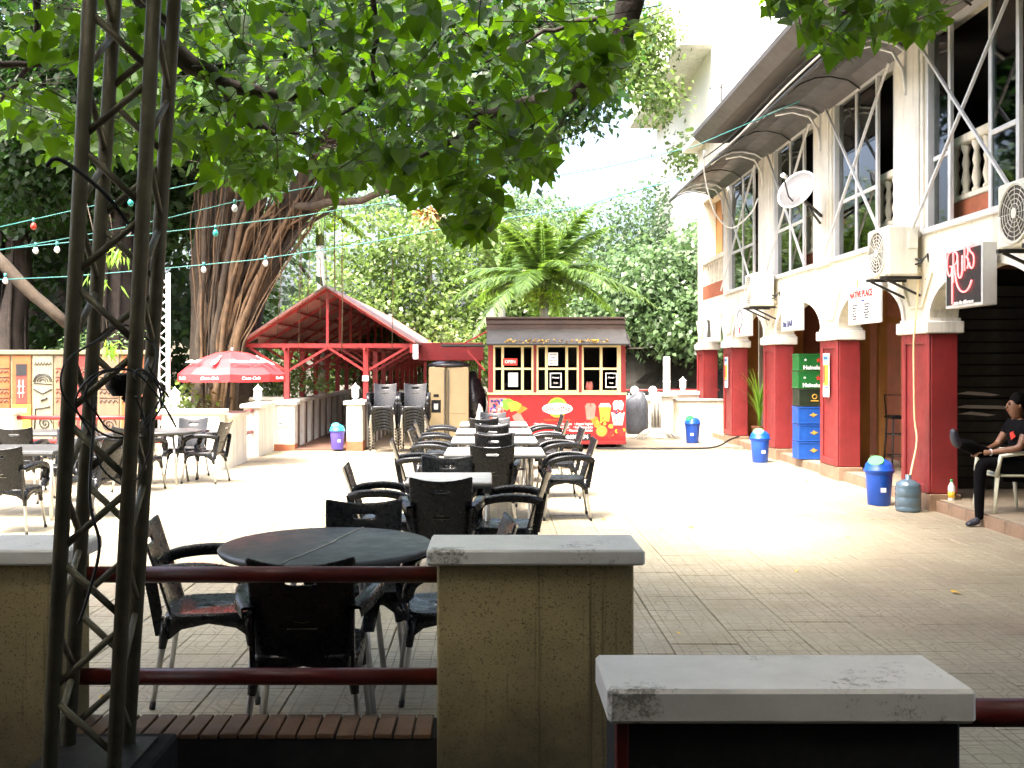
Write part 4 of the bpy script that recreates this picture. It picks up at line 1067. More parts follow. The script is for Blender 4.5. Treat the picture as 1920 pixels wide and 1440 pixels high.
# ================================================================== LEFT PERIMETER
ww = dict(body='white_wall', capm='white_wall', over=.05, th=.07)
capped('low_wall', 'white low wall with flat cap behind the far round table', -5.0, -4.12, 15.35, 15.65, .93, **ww)
capped('low_wall', 'white low wall piece at the left frame edge', -9.0, -7.25, 15.35, 15.65, .93, **ww)
capped('low_wall', 'white pier nearest on the wall running back left of the walkway', -4.35, -4.08, 15.72, 16.9, .84, **ww)
capped('low_wall', 'white pier next to the sheet notice left of the walkway', -4.35, -4.08, 17.75, 18.9, .92, **ww)
capped('low_wall', 'broad white wall carrying a printed notice beside the walkway', -4.07, -3.70, 19.0, 19.25, .93, base=.12, **ww)
capped('low_wall', 'white pillar left of the chair stacks with brick base', -2.72, -2.42, 18.95, 19.3, .93, base=.18, **ww)
for z in (.80, .44):
    lab = 'upper' if z > .6 else 'lower'
    tag(MB().tube([(-7.25, 15.5, z), (-5.0, 15.5, z)], .035, 8).build('pipe_rail', 'red_steel'), lab+' red rail in front of the painted mural wall', 'rail', 'red rails of the left wall')
    tag(MB().tube([(-4.2, 16.9, z), (-4.2, 17.75, z)], .035, 8).build('pipe_rail', 'red_steel'), lab+' red rail in the gap beside the umbrella', 'rail', 'red rails of the left wall')
e = E('notice_sheet', 'printed white notice on the broad white wall', 'notice', (-3.9, 18.985, .45))
MB().box(-.11, .11, 0, .004, 0, .35).build('sheet', 'white_print', e)
for k, s_ in enumerate(('NOTICE', 'no parking', 'beyond this', 'point', 'thank you')): text(s_, (0, -.003, .30-.06*k), (1, 0, 0), (0, 0, 1), .04, 'black_print', e)
# mural wall with painted tiles
mw = E('mural_wall', 'wall covered with painted ethnic pattern tiles at the left', 'wall', (-7.2, 17.2, 0))
b = MB(); b.box(-3.0, 1.3, 0, .25, -.05, 1.78); b.build('backing', 'mural_top', mw)
b = MB(); b.box(-3.05, 1.35, -.05, .3, 1.781, 1.86, 0, .01); b.build('coping', 'mural_top', mw)
panels = [(-1.27, .32, 'mural_orange'), (-.93, .34, 'mural_orange'), (-.58, .36, 'mural_cream'), (-.20, .34, 'mural_tan'), (.16, .36, 'mural_red'), (.54, .36, 'mural_tan'), (.92, .4, 'mural_orange')]
for q, (x0, w_, m) in enumerate(panels):
    p = MB(); p.box(x0, x0+w_-.02, -.025, -.002, .05, 1.765, 0, .005); po = p.build('painted_panel', m, mw)
    F = -.03; s_ = MB(); c_ = x0+w_/2-.01
    ink = 'black_print'
    def spiral(cx, cz, r, turns=2.2): s_.tube([(cx+r*(1-i/26)*math.cos(i*turns*6.28/26), F, cz+r*(1-i/26)*math.sin(i*turns*6.28/26)) for i in range(26)], .011, 4)
    if q == 1:
        t = MB(); t.box(c_-.09, c_+.09, -.03, -.0255, .95, 1.55); t.build('painted_patch', 'red_print', po)
        t = MB(); t.box(c_-.09, c_+.09, -.034, -.0305, 1.42, 1.62); t.build('painted_patch', 'black_print', po)
        t = MB(); t.box(x0, x0+w_-.02, -.03, -.0255, .4, .93); t.build('painted_patch', 'yellow_print', po)
        for dx in (-.03, .03): s_.tube([(c_+dx, F-.006, 1.05), (c_+dx, F-.006, 1.35)], .007, 4)
        for dz in (1.13, 1.24): s_.tube([(c_-.06, F-.006, dz), (c_+.06, F-.006, dz)], .007, 4)
        ink = 'white_print'
    elif q in (2, 7):
        for r_ in (.05, .09, .13, .155): s_.tube([(c_+r_*math.cos(R(a)), F, 1.32+r_*.9*math.sin(R(a))) for a in range(0, 181, 20)], .009, 4)
        s_.tube([(c_-.155, F, 1.2), (c_, F, 1.12), (c_+.155, F, 1.2)], .012, 4); s_.tube([(c_-.155, F, 1.30), (c_+.155, F, 1.28)], .008, 4)
        for k in range(6): s_.tube([(c_-.14+k*.05, F, 1.60), (c_-.12+k*.05, F, 1.66), (c_-.10+k*.05, F, 1.60)], .007, 4)
        spiral(c_+.04, .62, .12); s_.tube([(c_-.14, F, .5), (c_-.12, F, .86), (c_+.13, F, .90)], .012, 4); s_.tube([(c_-.03, F, 1.0), (c_+.08, F, 1.05)], .016, 4)
    else:
        spiral(c_, .60, .13)
        for z in (1.0, 1.15, 1.35, 1.5):
            s_.tube([(x0+.01, F, z+.05), (x0+w_-.03, F, z+.05)], .006, 4)
            s_.tube([(x0+.02+(w_-.06)*k/8, F, z-.03+.05*(k % 2)) for k in range(9)], .008, 4)
        if q in (4, 8): ink = 'mural_cream'
        if q in (3,): ink = 'mural_red'
    s_.build('painted_lines', ink, po)
# white far truss pole
e = E('white_truss_pole', 'slender white lattice pole behind the red rails', 'truss', (-5.22, 15.9, 0))
for k, (dx, dy) in enumerate(((0, 0), (.16, 0), (.08, .14))): MB().tube([(dx, dy, 0), (dx, dy, 3.05)], .018, 8).build('chord', 'white_steel', e)
b = MB()
for i in range(26):
    z = i*.115; 
    for (p, q) in (((0, 0), (.16, 0)), ((0, 0), (.08, .14)), ((.16, 0), (.08, .14))):
        if i % 2: p, q = q, p
        b.tube([(p[0], p[1], z), (q[0], q[1], z+.115)], .008, 5)
b.build('zigzag_brace', 'white_steel', e)
# umbrella
ue = E('parasol', 'red and white drinks parasol with black pole by the walkway', 'parasol', (-4.22, 16.35, 0))
b = MB(); b.tube([(-.14, 0, 0), (-.06, 0, .8), (.02, 0, 1.78)], .024, 8); b.build('pole', 'black_rubber', ue)
Rr, nseg = .84, 8; top = Vector((.03, 0, 1.83)); rim = []
prof = [(0, 0), (.3, -.035), (.6, -.13), (.84, -.26), (1.0, -.37)]
for k in range(nseg):
    a0, a1 = 2*math.pi*(k+.05)/nseg+R(10), 2*math.pi*(k+1.05)/nseg+R(10); b = MB(); vs = []
    for r_, z in prof:
        for j in range(4):
            a = a0+(a1-a0)*j/3; ss = 1-(.05 if 0 < j < 3 else 0); vs.append(top+Vector((Rr*r_*ss*math.cos(a), Rr*r_*ss*math.sin(a), z-(.012 if 0 < j < 3 else 0))))
    for j in range(4):
        a = a0+(a1-a0)*j/3; ss = 1-(.05 if 0 < j < 3 else 0); vs.append(top+Vector((Rr*1.0*ss*math.cos(a), Rr*1.0*ss*math.sin(a), -.485-(.01 if j in (1, 2) else 0))))
    fs = [(i*4+j, i*4+j+1, (i+1)*4+j+1, (i+1)*4+j) for i in range(5) for j in range(3)]
    b.add(vs, fs, 0, False); p = b.build('canopy_panel', 'umbrella_red', ue)
    m = p.modifiers.new('s', 'SOLIDIFY'); m.thickness = .004; bake(p)
    am = (a0+a1)/2; rad = Vector((math.cos(am), math.sin(am), 0)); tan = Vector((-math.sin(am), math.cos(am), 0))
    o = top+rad*Rr*.66+Vector((0, 0, -.158)); up = (Vector((0, 0, 1))*.42-rad*.9).normalized(); nn = tan.cross(up)
    if math.sin(am) < .2:
        if k % 2:
            b = MB(); b.prism([(-.035, -.17), (.035, -.17), (.045, -.05), (.03, .03), (.018, .08), (.018, .16), (-.018, .16), (-.018, .08), (-.03, .03), (-.045, -.05)], o+nn*.012, tan, up, nn*.003); b.build('bottle_print', 'white_print', p)
        else:
            text('Coca-Cola', o+nn*.028-up*.08, tan, up, .15, 'white_print', p, shear=.35, bold=.003, spacing=.9)
        text('Coca-Cola', top+rad*Rr*.965+Vector((0, 0, -.43)), tan, (0, 0, 1), .07, 'white_print', p, shear=.35)
b = MB()
for k in range(nseg):
    a = 2*math.pi*(k+.05)/nseg+R(10); b.tube([top+Vector((Rr*r_*math.cos(a), Rr*r_*math.sin(a), z-.012)) for r_, z in prof], .006, 5)
b.build('ribs', 'dark_steel', ue); MB().lathe([(0, 0), (.02, 0), (.015, .05), (0, .06)], tuple(top), 10).build('finial', 'white_print', ue)
# small lanterns on piers
def lantern(x, y, z, lab):
    e = E('garden_lantern', lab, 'lantern', (x, y, z), group='white lanterns on the piers')
    b = MB(); b.box(-.05, .05, -.05, .05, 0, .03); b.box(-.03, .03, -.03, .03, .03, .07); b.build('foot', 'white_print', e)
    b = MB()
    for sx in (-1, 1):
        for sy in (-1, 1): b.box(sx*.05-.01, sx*.05+.01, sy*.05-.01, sy*.05+.01, .07, .24)
    b.box(-.04, .04, -.04, .04, .08, .22); b.build('body', 'white_print', e)
    b = MB(); b.lathe([(.09, .24), (.085, .25), (.02, .31), (.0, .35)], seg=4, smooth=False); b.build('roof', 'bulb_white', e)
lantern(-4.85, 15.5, .93, 'white lantern on the low wall before the banyan roots')
lantern(-4.22, 18.3, .92, 'white lantern on the pier beside the umbrella')
lantern(-2.57, 19.12, .93, 'white lantern on the pillar left of the chair stacks')
lantern(3.85, 22.3, 1.0, 'white lantern on the far cream gate pillar')
lantern(4.45, 23.6, 1.0, 'white lantern on the far low wall near the arcade')
# walkway walls with pilasters
wl = E('walkway_wall', 'cream ribbed parapet on the left of the covered walkway', 'wall', (-3.95, 19.3, 0))
b = MB(); b.box(0, .12, 0, 36, 0, .87); b.build('panel', 'floor_brown', wl)
b = MB(); b.box(-.06, .22, 0, 36, .871, .94, 0, .01); b.build('coping', 'white_wall', wl)
pm = MB(); pm.box(0, .18, 0, .2, 0, .868, 0, .01); po = pm.build('pilaster', 'white_wall', wl); po.location = (.02, .1, 0)
for k in range(1, 34): o = link('pilaster', po.data, wl); o.location = (.02, .1+k*.82, 0)
wr_ = E('walkway_wall', 'cream ribbed parapet on the right of the covered walkway', 'wall', (-2.55, 19.4, 0))
b = MB(); b.box(0, .12, 0, 36, 0, .87); b.build('panel', 'floor_brown', wr_)
b = MB(); b.box(-.06, .2, 0, 36, .871, .94, 0, .01); b.build('coping', 'white_wall', wr_)
for k in range(28): o = link('pilaster', po.data, wr_); o.location = (-.05, .3+k*.82, 0)
# far lattice fence beyond walkway
fe = E('lattice_fence', 'white lattice fence behind the covered walkway', 'fence', (-9, 27, 0))
b = MB()
for k in range(40): b.bar((k*.11, 0, .7), (k*.11, 0, 1.62), .02)
for z in (.72, .9, 1.1, 1.3, 1.5, 1.62): b.bar((0, 0, z), (4.4, 0, z), .02)
b.build('lattice', 'white_wall', fe); MB().box(0, 4.4, -.1, .1, 0, .7).build('base', 'white_wall', fe)
for k in range(4): MB().box(k*1.4-.1, k*1.4+.1, -.12, .12, 0, 1.75, 0, .01).build('pillar', 'white_wall', fe)
capped('low_wall', 'pale terrace parapet left of the covered walkway', -6.2, -4.1, 20.2, 20.4, .97, **ww)

# ================================================================== COVERED WALKWAY (pavilion)
pv = E('covered_walkway', 'long red steel gabled walkway roof on posts', 'pavilion', (-3.16, 19.5, 0))
XL, XR, EV, AP, NT = -1.56, 1.62, 2.04, 3.06, 20
for s_, x in ((-1, XL), (1, XR)):
    b = MB(); n = 30
    vs = [(0, -.25, AP+.03), (x*1.05, -.25, EV-.02), (x*1.05, NT*1.6, EV-.02), (0, NT*1.6, AP+.03)]
    vs += [(v[0], v[1], v[2]+.02) for v in vs]
    b.add(vs, [(0, 1, 2, 3), (4, 7, 6, 5), (0, 4, 5, 1), (1, 5, 6, 2), (2, 6, 7, 3), (3, 7, 4, 0)]); b.build('roof_panel', 'pavilion_sheet', pv)
    b = MB(); vs = [(v[0], v[1]-.01, v[2]+.024) for v in vs[:4]]; vs += [(v[0], v[1], v[2]+.015) for v in vs]
    b.add(vs, [(0, 1, 2, 3), (4, 7, 6, 5), (0, 4, 5, 1), (1, 5, 6, 2), (2, 6, 7, 3), (3, 7, 4, 0)]); b.build('roof_sheeting', 'roof_pale', pv)
b = MB(); b.prism([(-.22, AP-.09), (0, AP+.07), (.22, AP-.09), (.2, AP-.1), (0, AP+.03), (-.2, AP-.1)], (0, -.3, 0), (1, 0, 0), (0, 0, 1), (0, NT*1.6+.3, 0)); b.build('ridge_cap', 'kiosk_grey', pv)
ts = MB()
ts.bar((XL*1.04, 0, EV-.03), (0, 0, AP), .06); ts.bar((XR*1.04, 0, EV-.03), (0, 0, AP), .06); ts.box(XL*1.02, XR*1.02, -.03, .03, EV-.10, EV-.02)
ts.bar((0, 0, EV-.05), (0, 0, AP), .05)
tobj = ts.build('roof_truss', 'red_steel', pv)
ps = MB(); ps.box(-.05, .05, -.05, .05, .9, EV-.09, 0, .004); pobj = ps.build('post', 'red_steel', pv)
bs = MB(); bs.bar((0, 0, 1.48), (.78, 0, EV-.1), .045); bs.bar((0, 0, 1.48), (-.72, 0, EV-.1), .045); bs.bar((0, 0, 1.55), (0, .7, EV-.1), .04); bobj = bs.build('knee_brace', 'red_steel', pv)
pobj.location = (-.78, 0, 0); bobj.location = (-.78, 0, 0)
o = link('post', pobj.data, pv); o.location = (.74, 0, 0); o = link('knee_brace', bobj.data, pv); o.location = (.74, 0, 0)
for k in range(1, NT):
    o = link('roof_truss', tobj.data, pv); o.location = (0, k*1.6, 0)
    for x in (-.78, .74):
        o = link('post', pobj.data, pv); o.location = (x, k*1.6, 0); o = link('knee_brace', bobj.data, pv); o.location = (x, k*1.6, 0)
for q, f_ in enumerate((.15, .4, .62, .85)):
    for x in (XL, XR):
        b = MB(); b.bar((x*f_, 0, AP-(AP-EV)*f_-.02), (x*f_, NT*1.6, AP-(AP-EV)*f_-.02), .035); b.build('purlin', 'red_steel', pv)
for x in (-.78, .74):
    b = MB(); b.bar((x, -.3, EV-.13), (x, NT*1.6, EV-.13), .05); b.build('eave_beam', 'red_steel', pv)
b = MB(); b.box(XR-.02, XR+.03, -.2, NT*1.6, EV-.2, EV-.04); b.build('fascia', 'red_steel', pv)
b = MB(); b.box(.68, .80, -.075, -.052, 1.30, 1.40); b.build('notice_plate', 'white_print', pv)
b = MB(); b.box(1.66, 1.76, -.22, -.2, 1.72, 2.0); b.build('notice_plate', 'white_print', pv)
# side roof running right behind the fridge to the kiosk
sr = E('side_roof', 'low red edged roof joining walkway and kiosk', 'roof', (-1.5, 21.2, 0))
b = MB(); b.box(0, 1.30, 0, 3.2, 2.02, 2.06); b.build('roof_panel', 'pavilion_sheet', sr)
b = MB(); b.box(-.05, 1.33, -.05, -.01, 1.70, 2.07, 0, .005); b.build('fascia', 'red_steel', sr)
for x in (.1, .5, .9, 1.25):
    b = MB(); b.bar((x, .1, 0), (x, .1, 2.0), .06); b.build('post', 'red_steel', sr)

# string of drink fridges etc
fr = E('refrigerator', 'beige double door refrigerator with water dispenser by the kiosk', 'refrigerator', (-.82, 19.3, .02))
b = MB(); b.box(-.38, .38, .06, .7, 0, 1.55, 0, .02); b.build('cabinet', 'fridge_beige', fr)
for x0, x1 in ((-.38, -.065), (-.02, .38)):
    b = MB(); b.box(x0, x1, 0, .055, .05, 1.54, 0, .012); dr = b.build('door', 'fridge_beige', fr)
    hx = x1-.012 if x0 < -.1 else x0+.012
    b = MB(); b.box(hx-.011, hx+.011, -.03, -.002, .25, 1.5, 0, .006); b.build('handle', 'kiosk_grey', dr)
b = MB(); b.box(-.33, -.15, -.004, .002, .68, .92, 0, .002); b.box(-.29, -.19, -.008, -.002, .98, 1.03); b.build('dispenser', 'black_plastic', fr)
b = MB(); b.box(-.28, -.2, -.01, -.004, .74, .85); b.build('dispenser_tray', 'concrete_cap', fr)
b = MB(); b.box(.03, .33, -.006, .001, .66, 1.02, 0, .003); b.build('bar_door', 'fridge_beige', fr)
b = MB(); b.lathe([(0, 0), (.42, 0), (.40, .05), (.2, .10), (0, .09)], (0, .3, 1.56), 12, sq=(1, .8)); b.build('sheet_cover', 'tarp_black', fr)
def lump(name, m, c, sx, sy, sz, seed, lab, cat):
    r = np.random.default_rng(seed); bm = bmesh.new(); bmesh.ops.create_icosphere(bm, subdivisions=3, radius=1)
    ph = r.uniform(0, 6, 6)
    for v in bm.verts:
        k = 1+.10*math.sin(4*v.co.x+ph[0]+2*v.co.z)+.09*math.sin(5*v.co.z+ph[1])+.05*math.sin(11*v.co.y+ph[2]+6*v.co.z)+.04*math.sin(13*v.co.x+ph[3])
        v.co *= k; v.co.z = max(v.co.z, -.75)
    me = bpy.data.meshes.new(name); bm.to_mesh(me); bm.free(); me.materials.append(MATS[m])
    for p in me.polygons: p.use_smooth = True
    o = link(name, me); o.location = c; o.scale = (sx, sy, sz); tag(o, lab, cat); return o
lump('black_tarpaulin', 'tarp_black', (-.35, 19.95, .85), .24, .35, .62, 2, 'bulging black tarpaulin heap between refrigerator and kiosk', 'tarpaulin')
lump('white_sack', 'white_wall', (-.22, 19.55, .45), .12, .12, .38, 3, 'crumpled white sack at the left edge of the kiosk', 'sack')
b_ = binmk('swing_bin', 'purple bin with turquoise lid at the walkway entrance', 'purple_plastic', 'teal_plastic', 'teal_plastic', .88); b_.location = (-2.88, 18.9, .036); b_.rotation_euler = (0, 0, R(25))

# ================================================================== KIOSK
KX0, KX1, KY = -.07, 2.57, 19.45
kk_ = E('smoothie_kiosk', 'red smoothie kiosk with cream windows and fruit banner', 'kiosk', (KX0, KY, 0))
W_ = KX1-KX0
b = MB(); b.box(.0, W_, .30, 1.9, .09, 1.0, 0, .01); b.box(0, .05, .02, 1.9, .09, 1.98); b.box(W_-.05, W_, .02, 1.9, .09, 1.98); b.box(.05, W_-.05, 1.84, 1.9, 1.0, 1.98); b.box(.05, W_-.05, .02, .30, .09, .12); b.build('cabin', 'red_paint', kk_)
b = MB(); b.box(-.02, W_+.02, -.04, .35, 1.035, 1.075, 0, .006); b.build('counter', 'window_cream', kk_)
b = MB(); b.box(-.01, W_+.01, -.02, .02, .99, 1.034, 0, .004); b.box(-.01, W_+.01, -.02, .02, .085, .145, 0, .004); b.build('trim', 'red_steel', kk_)
b = MB(); b.box(0, W_, -.012, .012, .15, .985); bn = b.build('banner', 'banner_red', kk_)
for x in (.12, W_-.2): MB().tube([(x, .3, 0), (x, .3, .1)], .05, 10).build('foot', 'black_rubber', kk_)
# banner print
def bt(s, px, py, size, m='white_print', **k): q = P(px, py, KY); return text(s, (q.x-KX0, -.018, q.z), (1, 0, 0), (0, 0, 1), size, m, bn, **k)
def bd(px, py, r, m, r2=None, dz=0, n='fruit_print', seg=14):
    q = P(px, py, KY); b = MB(); disc(b, (q.x-KX0, -.0135-dz, q.z), (1, 0, 0), (0, 0, 1), r/97.7, r2=(r2 or r)/97.7, th=.0015, seg=seg); b.build(n, m, bn)
bd(1045, 764, 19, 'yellow_print'); bd(1045, 764, 17, 'green_print', dz=.002); bd(1045, 766, 29, 'white_print', 11, .004)
bt('Smoothie', 1045, 766, .150, 'red_print', bold=.003, xs=.84, shear=.2); bt("'n' Bar", 1052, 775, .05, 'black_print'); bt('Nutri Organic', 1043, 756, .04, 'black_print')
bt('healthy taste - feel Great', 1045, 787, .05, 'orange_print')
for (s_, px, py) in (('• Smoothies', 1012, 795), ('• Fresh Yogurt', 1058, 795), ('• Organic Yoghurt', 1094, 795), ('• Milkshakes', 985, 801), ('• Parfait', 1017, 801), ('• Ice Cream', 1056, 801), ('• Real Orange Juice', 1093, 801), ('• Cocktails', 1048, 807), ('• Chapman', 1074, 807), ('• Milkshake', 1100, 807)):
    bt(s_, px, py, .058, bold=.002, xs=.82)
b = MB(); q0 = P(1000, 826, KY); q1 = P(1108, 813, KY); b.box(q0.x-KX0, q1.x-KX0, -.0155, -.0125, q0.z, q1.z, 0, .001); b.build('phone_strip', 'black_print', bn)
bt('08144, 0906988574', 1062, 819.5, .11, bold=.004, xs=.95)
rb = random.Random(5)
def poly(pts, m, dz, n='fruit_print'):
    b = MB(); q = [P(x, y, KY) for x, y in pts]; b.prism([(p.x-KX0, p.z) for p in q], (0, -.0135-dz, 0), (1, 0, 0), (0, 0, 1), (0, -.0012, 0)); b.build(n, m, bn)
poly([(917, 746), (950, 746), (944, 775), (930, 800), (917, 800)], 'pink_print', .0002)
for _ in range(46): bd(rb.uniform(919, 941), rb.uniform(750, 796), rb.uniform(1.4, 3), rb.choice(['navy_print', 'blue_print', 'red_print', 'white_print', 'navy_print']), dz=rb.uniform(.0008, .004), seg=8)
poly([(940, 750), (955, 747), (964, 752), (958, 764), (950, 770), (942, 764)], 'green_print', .002); poly([(952, 756), (966, 752), (978, 758), (972, 768), (958, 772)], 'yellow_print', .0028)
poly([(962, 766), (978, 760), (990, 766), (974, 776)], 'orange_print', .0014); poly([(960, 780), (974, 772), (984, 790), (968, 797)], 'pink_print', .001)
def cup(x, y0, y1, w, m, top='white_print', dz=.002):
    poly([(x-w, y0), (x+w, y0), (x+w*.72, y1), (x-w*.72, y1)], m, dz); poly([(x-w*1.1, y0), (x-w*.7, y0-7), (x+w*.7, y0-7), (x+w*1.1, y0)], top, dz+.001)
    poly([(x-.8, y0-12), (x+.8, y0-12), (x+1.5, y0), (x, y0)], 'red_print', dz+.002)
cup(1107, 763, 787, 10, 'pink_print', 'pink_print', .0012); cup(1134, 763, 790, 11, 'yellow_print', 'white_print'); cup(1159, 758, 776, 10, 'white_print', 'white_print', .0008)
poly([(1146, 773), (1171, 773), (1167, 797), (1150, 797)], 'white_print', .003); 
for _ in range(16): bd(rb.uniform(1149, 1169), rb.uniform(768, 776), rb.uniform(1.5, 3), rb.choice(['red_print', 'red_print', 'navy_print', 'orange_print']), dz=rb.uniform(.004, .006), seg=8)
for _ in range(12): bd(rb.uniform(1150, 1168), rb.uniform(780, 795), rb.uniform(1, 2), rb.choice(['pink_print', 'yellow_print']), dz=.005, seg=7)
for _ in range(22): bd(rb.uniform(1104, 1134), rb.uniform(781, 800), rb.uniform(2, 4), rb.choice(['orange_print', 'yellow_print', 'orange_print', 'green_print']), dz=rb.uniform(.001, .003), seg=9)
bd(1128, 808, 11, 'orange_print', dz=.0032); bd(1128, 808, 9.5, 'mural_cream', dz=.0042); bd(1128, 808, 8.6, 'yellow_print', dz=.005); bd(1128, 808, 1.5, 'mural_cream', dz=.006)
for _ in range(18): bd(rb.uniform(1141, 1170), rb.uniform(799, 818), rb.uniform(2.5, 5), rb.choice(['red_print', 'red_print', 'orange_print', 'yellow_print', 'red_paint']), dz=rb.uniform(.003, .005), seg=9)
# roof box and awning
b = MB(); b.box(-.03, W_+.02, .25, 1.95, 1.99, 2.5, 0, .01); b.build('roof_box', 'kiosk_brown', kk_)
b = MB(); b.box(-.05, W_+.04, .20, 2.0, 2.501, 2.54, 0, .008); b.box(-.04, W_+.03, .22, .25, 2.28, 2.32, 0, .004); b.box(-.04, W_+.03, .225, .25, 2.40, 2.47, 0, .004); b.build('roof_edge', 'kiosk_brown', kk_)
b = MB(); b.add([(-.02, .22, 2.29), (W_+.02, .22, 2.29), (W_+.03, -.25, 2.0), (-.03, -.25, 2.0), (-.02, .22, 2.30), (W_+.02, .22, 2.30), (W_+.03, -.25, 2.01), (-.03, -.25, 2.01)], [(0, 1, 2, 3), (4, 7, 6, 5), (0, 4, 5, 1), (1, 5, 6, 2), (2, 6, 7, 3), (3, 7, 4, 0)])
b.build('awning', 'kiosk_grey', kk_); MB().box(-.05, W_+.05, -.275, -.245, 1.985, 2.01).build('awning_edge', 'dark_steel', kk_)
V, kv = leaves_np(np.stack([rng.uniform(.3, 2.3, 260), rng.uniform(-.24, -.12, 260), rng.uniform(2.02, 2.08, 260)], 1), rng.uniform(.03, .06, 260), rng.normal(size=(260, 3))+[0, 0, 1], rng.normal(size=(260, 3)), 'leaf')
o = link('fallen_leaves', leafmesh('fallen_leaves', V, kv, 'yellow_leaf'), None, kind='stuff'); o.location = (KX0, KY, 0); o['label'] = 'yellow leaves caught along the kiosk awning edge'; o['category'] = 'leaves'
for (a, c) in ((0, .10), (W_-.09, W_), (.87, .93), (1.74, 1.80)): MB().box(a, c, .0, .06, 1.076, 1.984).build('mullion', 'red_paint', kk_)
def kwin(x0, x1, mull):
    f = MB(); t_ = .035
    f.box(x0, x1, .0, .05, 1.077, 1.12); f.box(x0, x1, .0, .05, 1.95, 1.983); f.box(x0, x0+t_, .002, .048, 1.12, 1.95); f.box(x1-t_, x1, .002, .048, 1.12, 1.95); f.box(x0+t_, x1-t_, .003, .047, 1.515, 1.555)
    for m in mull: f.box(m-.025, m+.025, .001, .049, 1.12, 1.515); f.box(m-.025, m+.025, .001, .049, 1.555, 1.95)
    w = f.build('window', 'window_cream', kk_)
    ms = [x0+t_]+mull+[x1-t_]
    a, c = (ms[1], ms[2]) if len(ms) > 2 else (ms[0], ms[1])
    for (z0, z1) in ((1.13, 1.50), (1.57, 1.94)): g_ = MB(); g_.box(a+.03, c-.03, .02, .026, z0, z1); g_.build('pane', 'kiosk_glass', w)
    return w
kwin(.10, .87, [.28, .66]); kwin(.93, 1.74, [1.12, 1.51]); kwin(1.80, W_-.09, [2.17, 2.5])
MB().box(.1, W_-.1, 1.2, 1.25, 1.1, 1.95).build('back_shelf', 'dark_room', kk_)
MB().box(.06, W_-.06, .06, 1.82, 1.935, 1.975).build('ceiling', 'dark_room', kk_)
# notices in the windows
def kn(px0, px1, py0, py1, m, lines, tm='black_print', lab=None, fs=.035):
    a, c = P(px0, py1, KY), P(px1, py0, KY); b = MB(); b.box(a.x-KX0, c.x-KX0, -.012, -.004, a.z, c.z); s_ = b.build('window_notice', m, kk_, lab)
    for k, l in enumerate(lines): text(l, ((a.x+c.x)/2-KX0, -.0135, c.z-(c.z-a.z)*(k+.7)/(len(lines)+.4)), (1, 0, 0), (0, 0, 1), fs, tm, s_, bold=.001)
kn(943, 970, 672, 685, 'red_print', ['OPEN'], 'white_print', 'small red sign in the upper left kiosk window', .08)
kn(1028, 1046, 661, 685, 'white_print', ['NOTICE', 'orders', 'taken here', 'thank you'], lab='white text sheet in upper middle window')
kn(953, 971, 699, 725, 'white_print', ['NOTICE', 'smoothies', 'juice', 'yoghurt', 'parfait'], lab='white text sheet in lower left window')
for (a, c) in ((1031, 1053), (1135, 1157)):
    kn(a, c, 699, 727, 'white_print', []); kn(a+2, c-2, 701, 725, 'navy_print', ['Frozen', 'fruit'], 'white_print', fs=.045)
# left lean-to arm and right flap of the kiosk
b = MB(); b.box(-.9, -.06, -.1, .9, 1.965, 2.0); b.build('side_canopy', 'dark_steel', kk_)
b = MB(); b.bar((-.02, .0, 2.25), (-.5, 0, 2.0), .03); b.bar((-.5, 0, 2.0), (-.06, 0, 1.5), .03); b.build('canopy_stay', 'red_steel', kk_)
b = MB(); b.bar((W_+.02, -.05, 2.2), (W_+.06, -.2, 1.95), .025); b.box(W_+.06, W_+.3, -.3, .2, 1.92, 1.94); b.build('side_flap', 'kiosk_grey', kk_)
# cups inside
for px in (1102, 1108):
    q = P(px, 722, KY+.3); tag(MB().lathe([(0, 0), (.03, 0), (.045, .12), (.03, .2), (0, .21)], tuple(Vector((q.x, q.y, 1.076))), 10).build('plastic_cup', 'pink_print'), 'left pink cup on the kiosk counter' if px < 1105 else 'right pink cup on the kiosk counter', 'cup', 'cups on the kiosk counter')

# ================================================================== RIGHT BACK: gate fence, posts, wall
gf = E('iron_fence', 'white ornamental iron fence right of the kiosk', 'fence', (2.7, 23.5, 0))
for k in range(13): MB().tube([(k*.12, 0, .05), (k*.12, 0, .95)], .012, 6).build('bar', 'white_steel', gf)
b = MB()
for z in (.1, .3, .42, .88): b.bar((-.05, 0, z), (1.5, 0, z), .035)
for k in range(7):
    for z in (.36, .2, .75): b.tube([(.1+k*.22+.05*math.cos(a*.8), -.015, z+.05*math.sin(a*.8)) for a in range(9)], .008, 4)
b.build('scrollwork', 'white_steel', gf)
for (x, lab) in ((3.3, 'white globe lamp on post right beside the kiosk'), (3.72, 'white globe lamp above the grey covered heap')):
    e = E('globe_lamp', lab, 'lamp', (x, 23.4, 0), group='globe lamps on the fence')
    MB().box(-.12, .12, -.12, .12, 0, .78, 0, .01).build('pier', 'white_wall', e); MB().box(-.17, .17, -.17, .17, .78, .86, 0, .015).build('cap', 'white_wall', e)
    MB().tube([(0, 0, .86), (0, 0, .93)], .025, 8).build('neck', 'dark_steel', e); MB().lathe([(.0, -.1)]+[(.1*math.sin(R(a)), -.1*math.cos(R(a))) for a in range(20, 180, 20)]+[(0, .1)], (0, 0, 1.02), 16).build('globe', 'bulb_white', e)
lump('covered_heap', 'tarp_grey', (3.14, 22.0, .5), .26, .22, .52, 5, 'grey plastic covered heap before the iron fence', 'tarpaulin')
e = E('metal_stand_stack', 'bundle of rusty white table stands with curved feet', 'stand', (3.52, 21.7, .02))
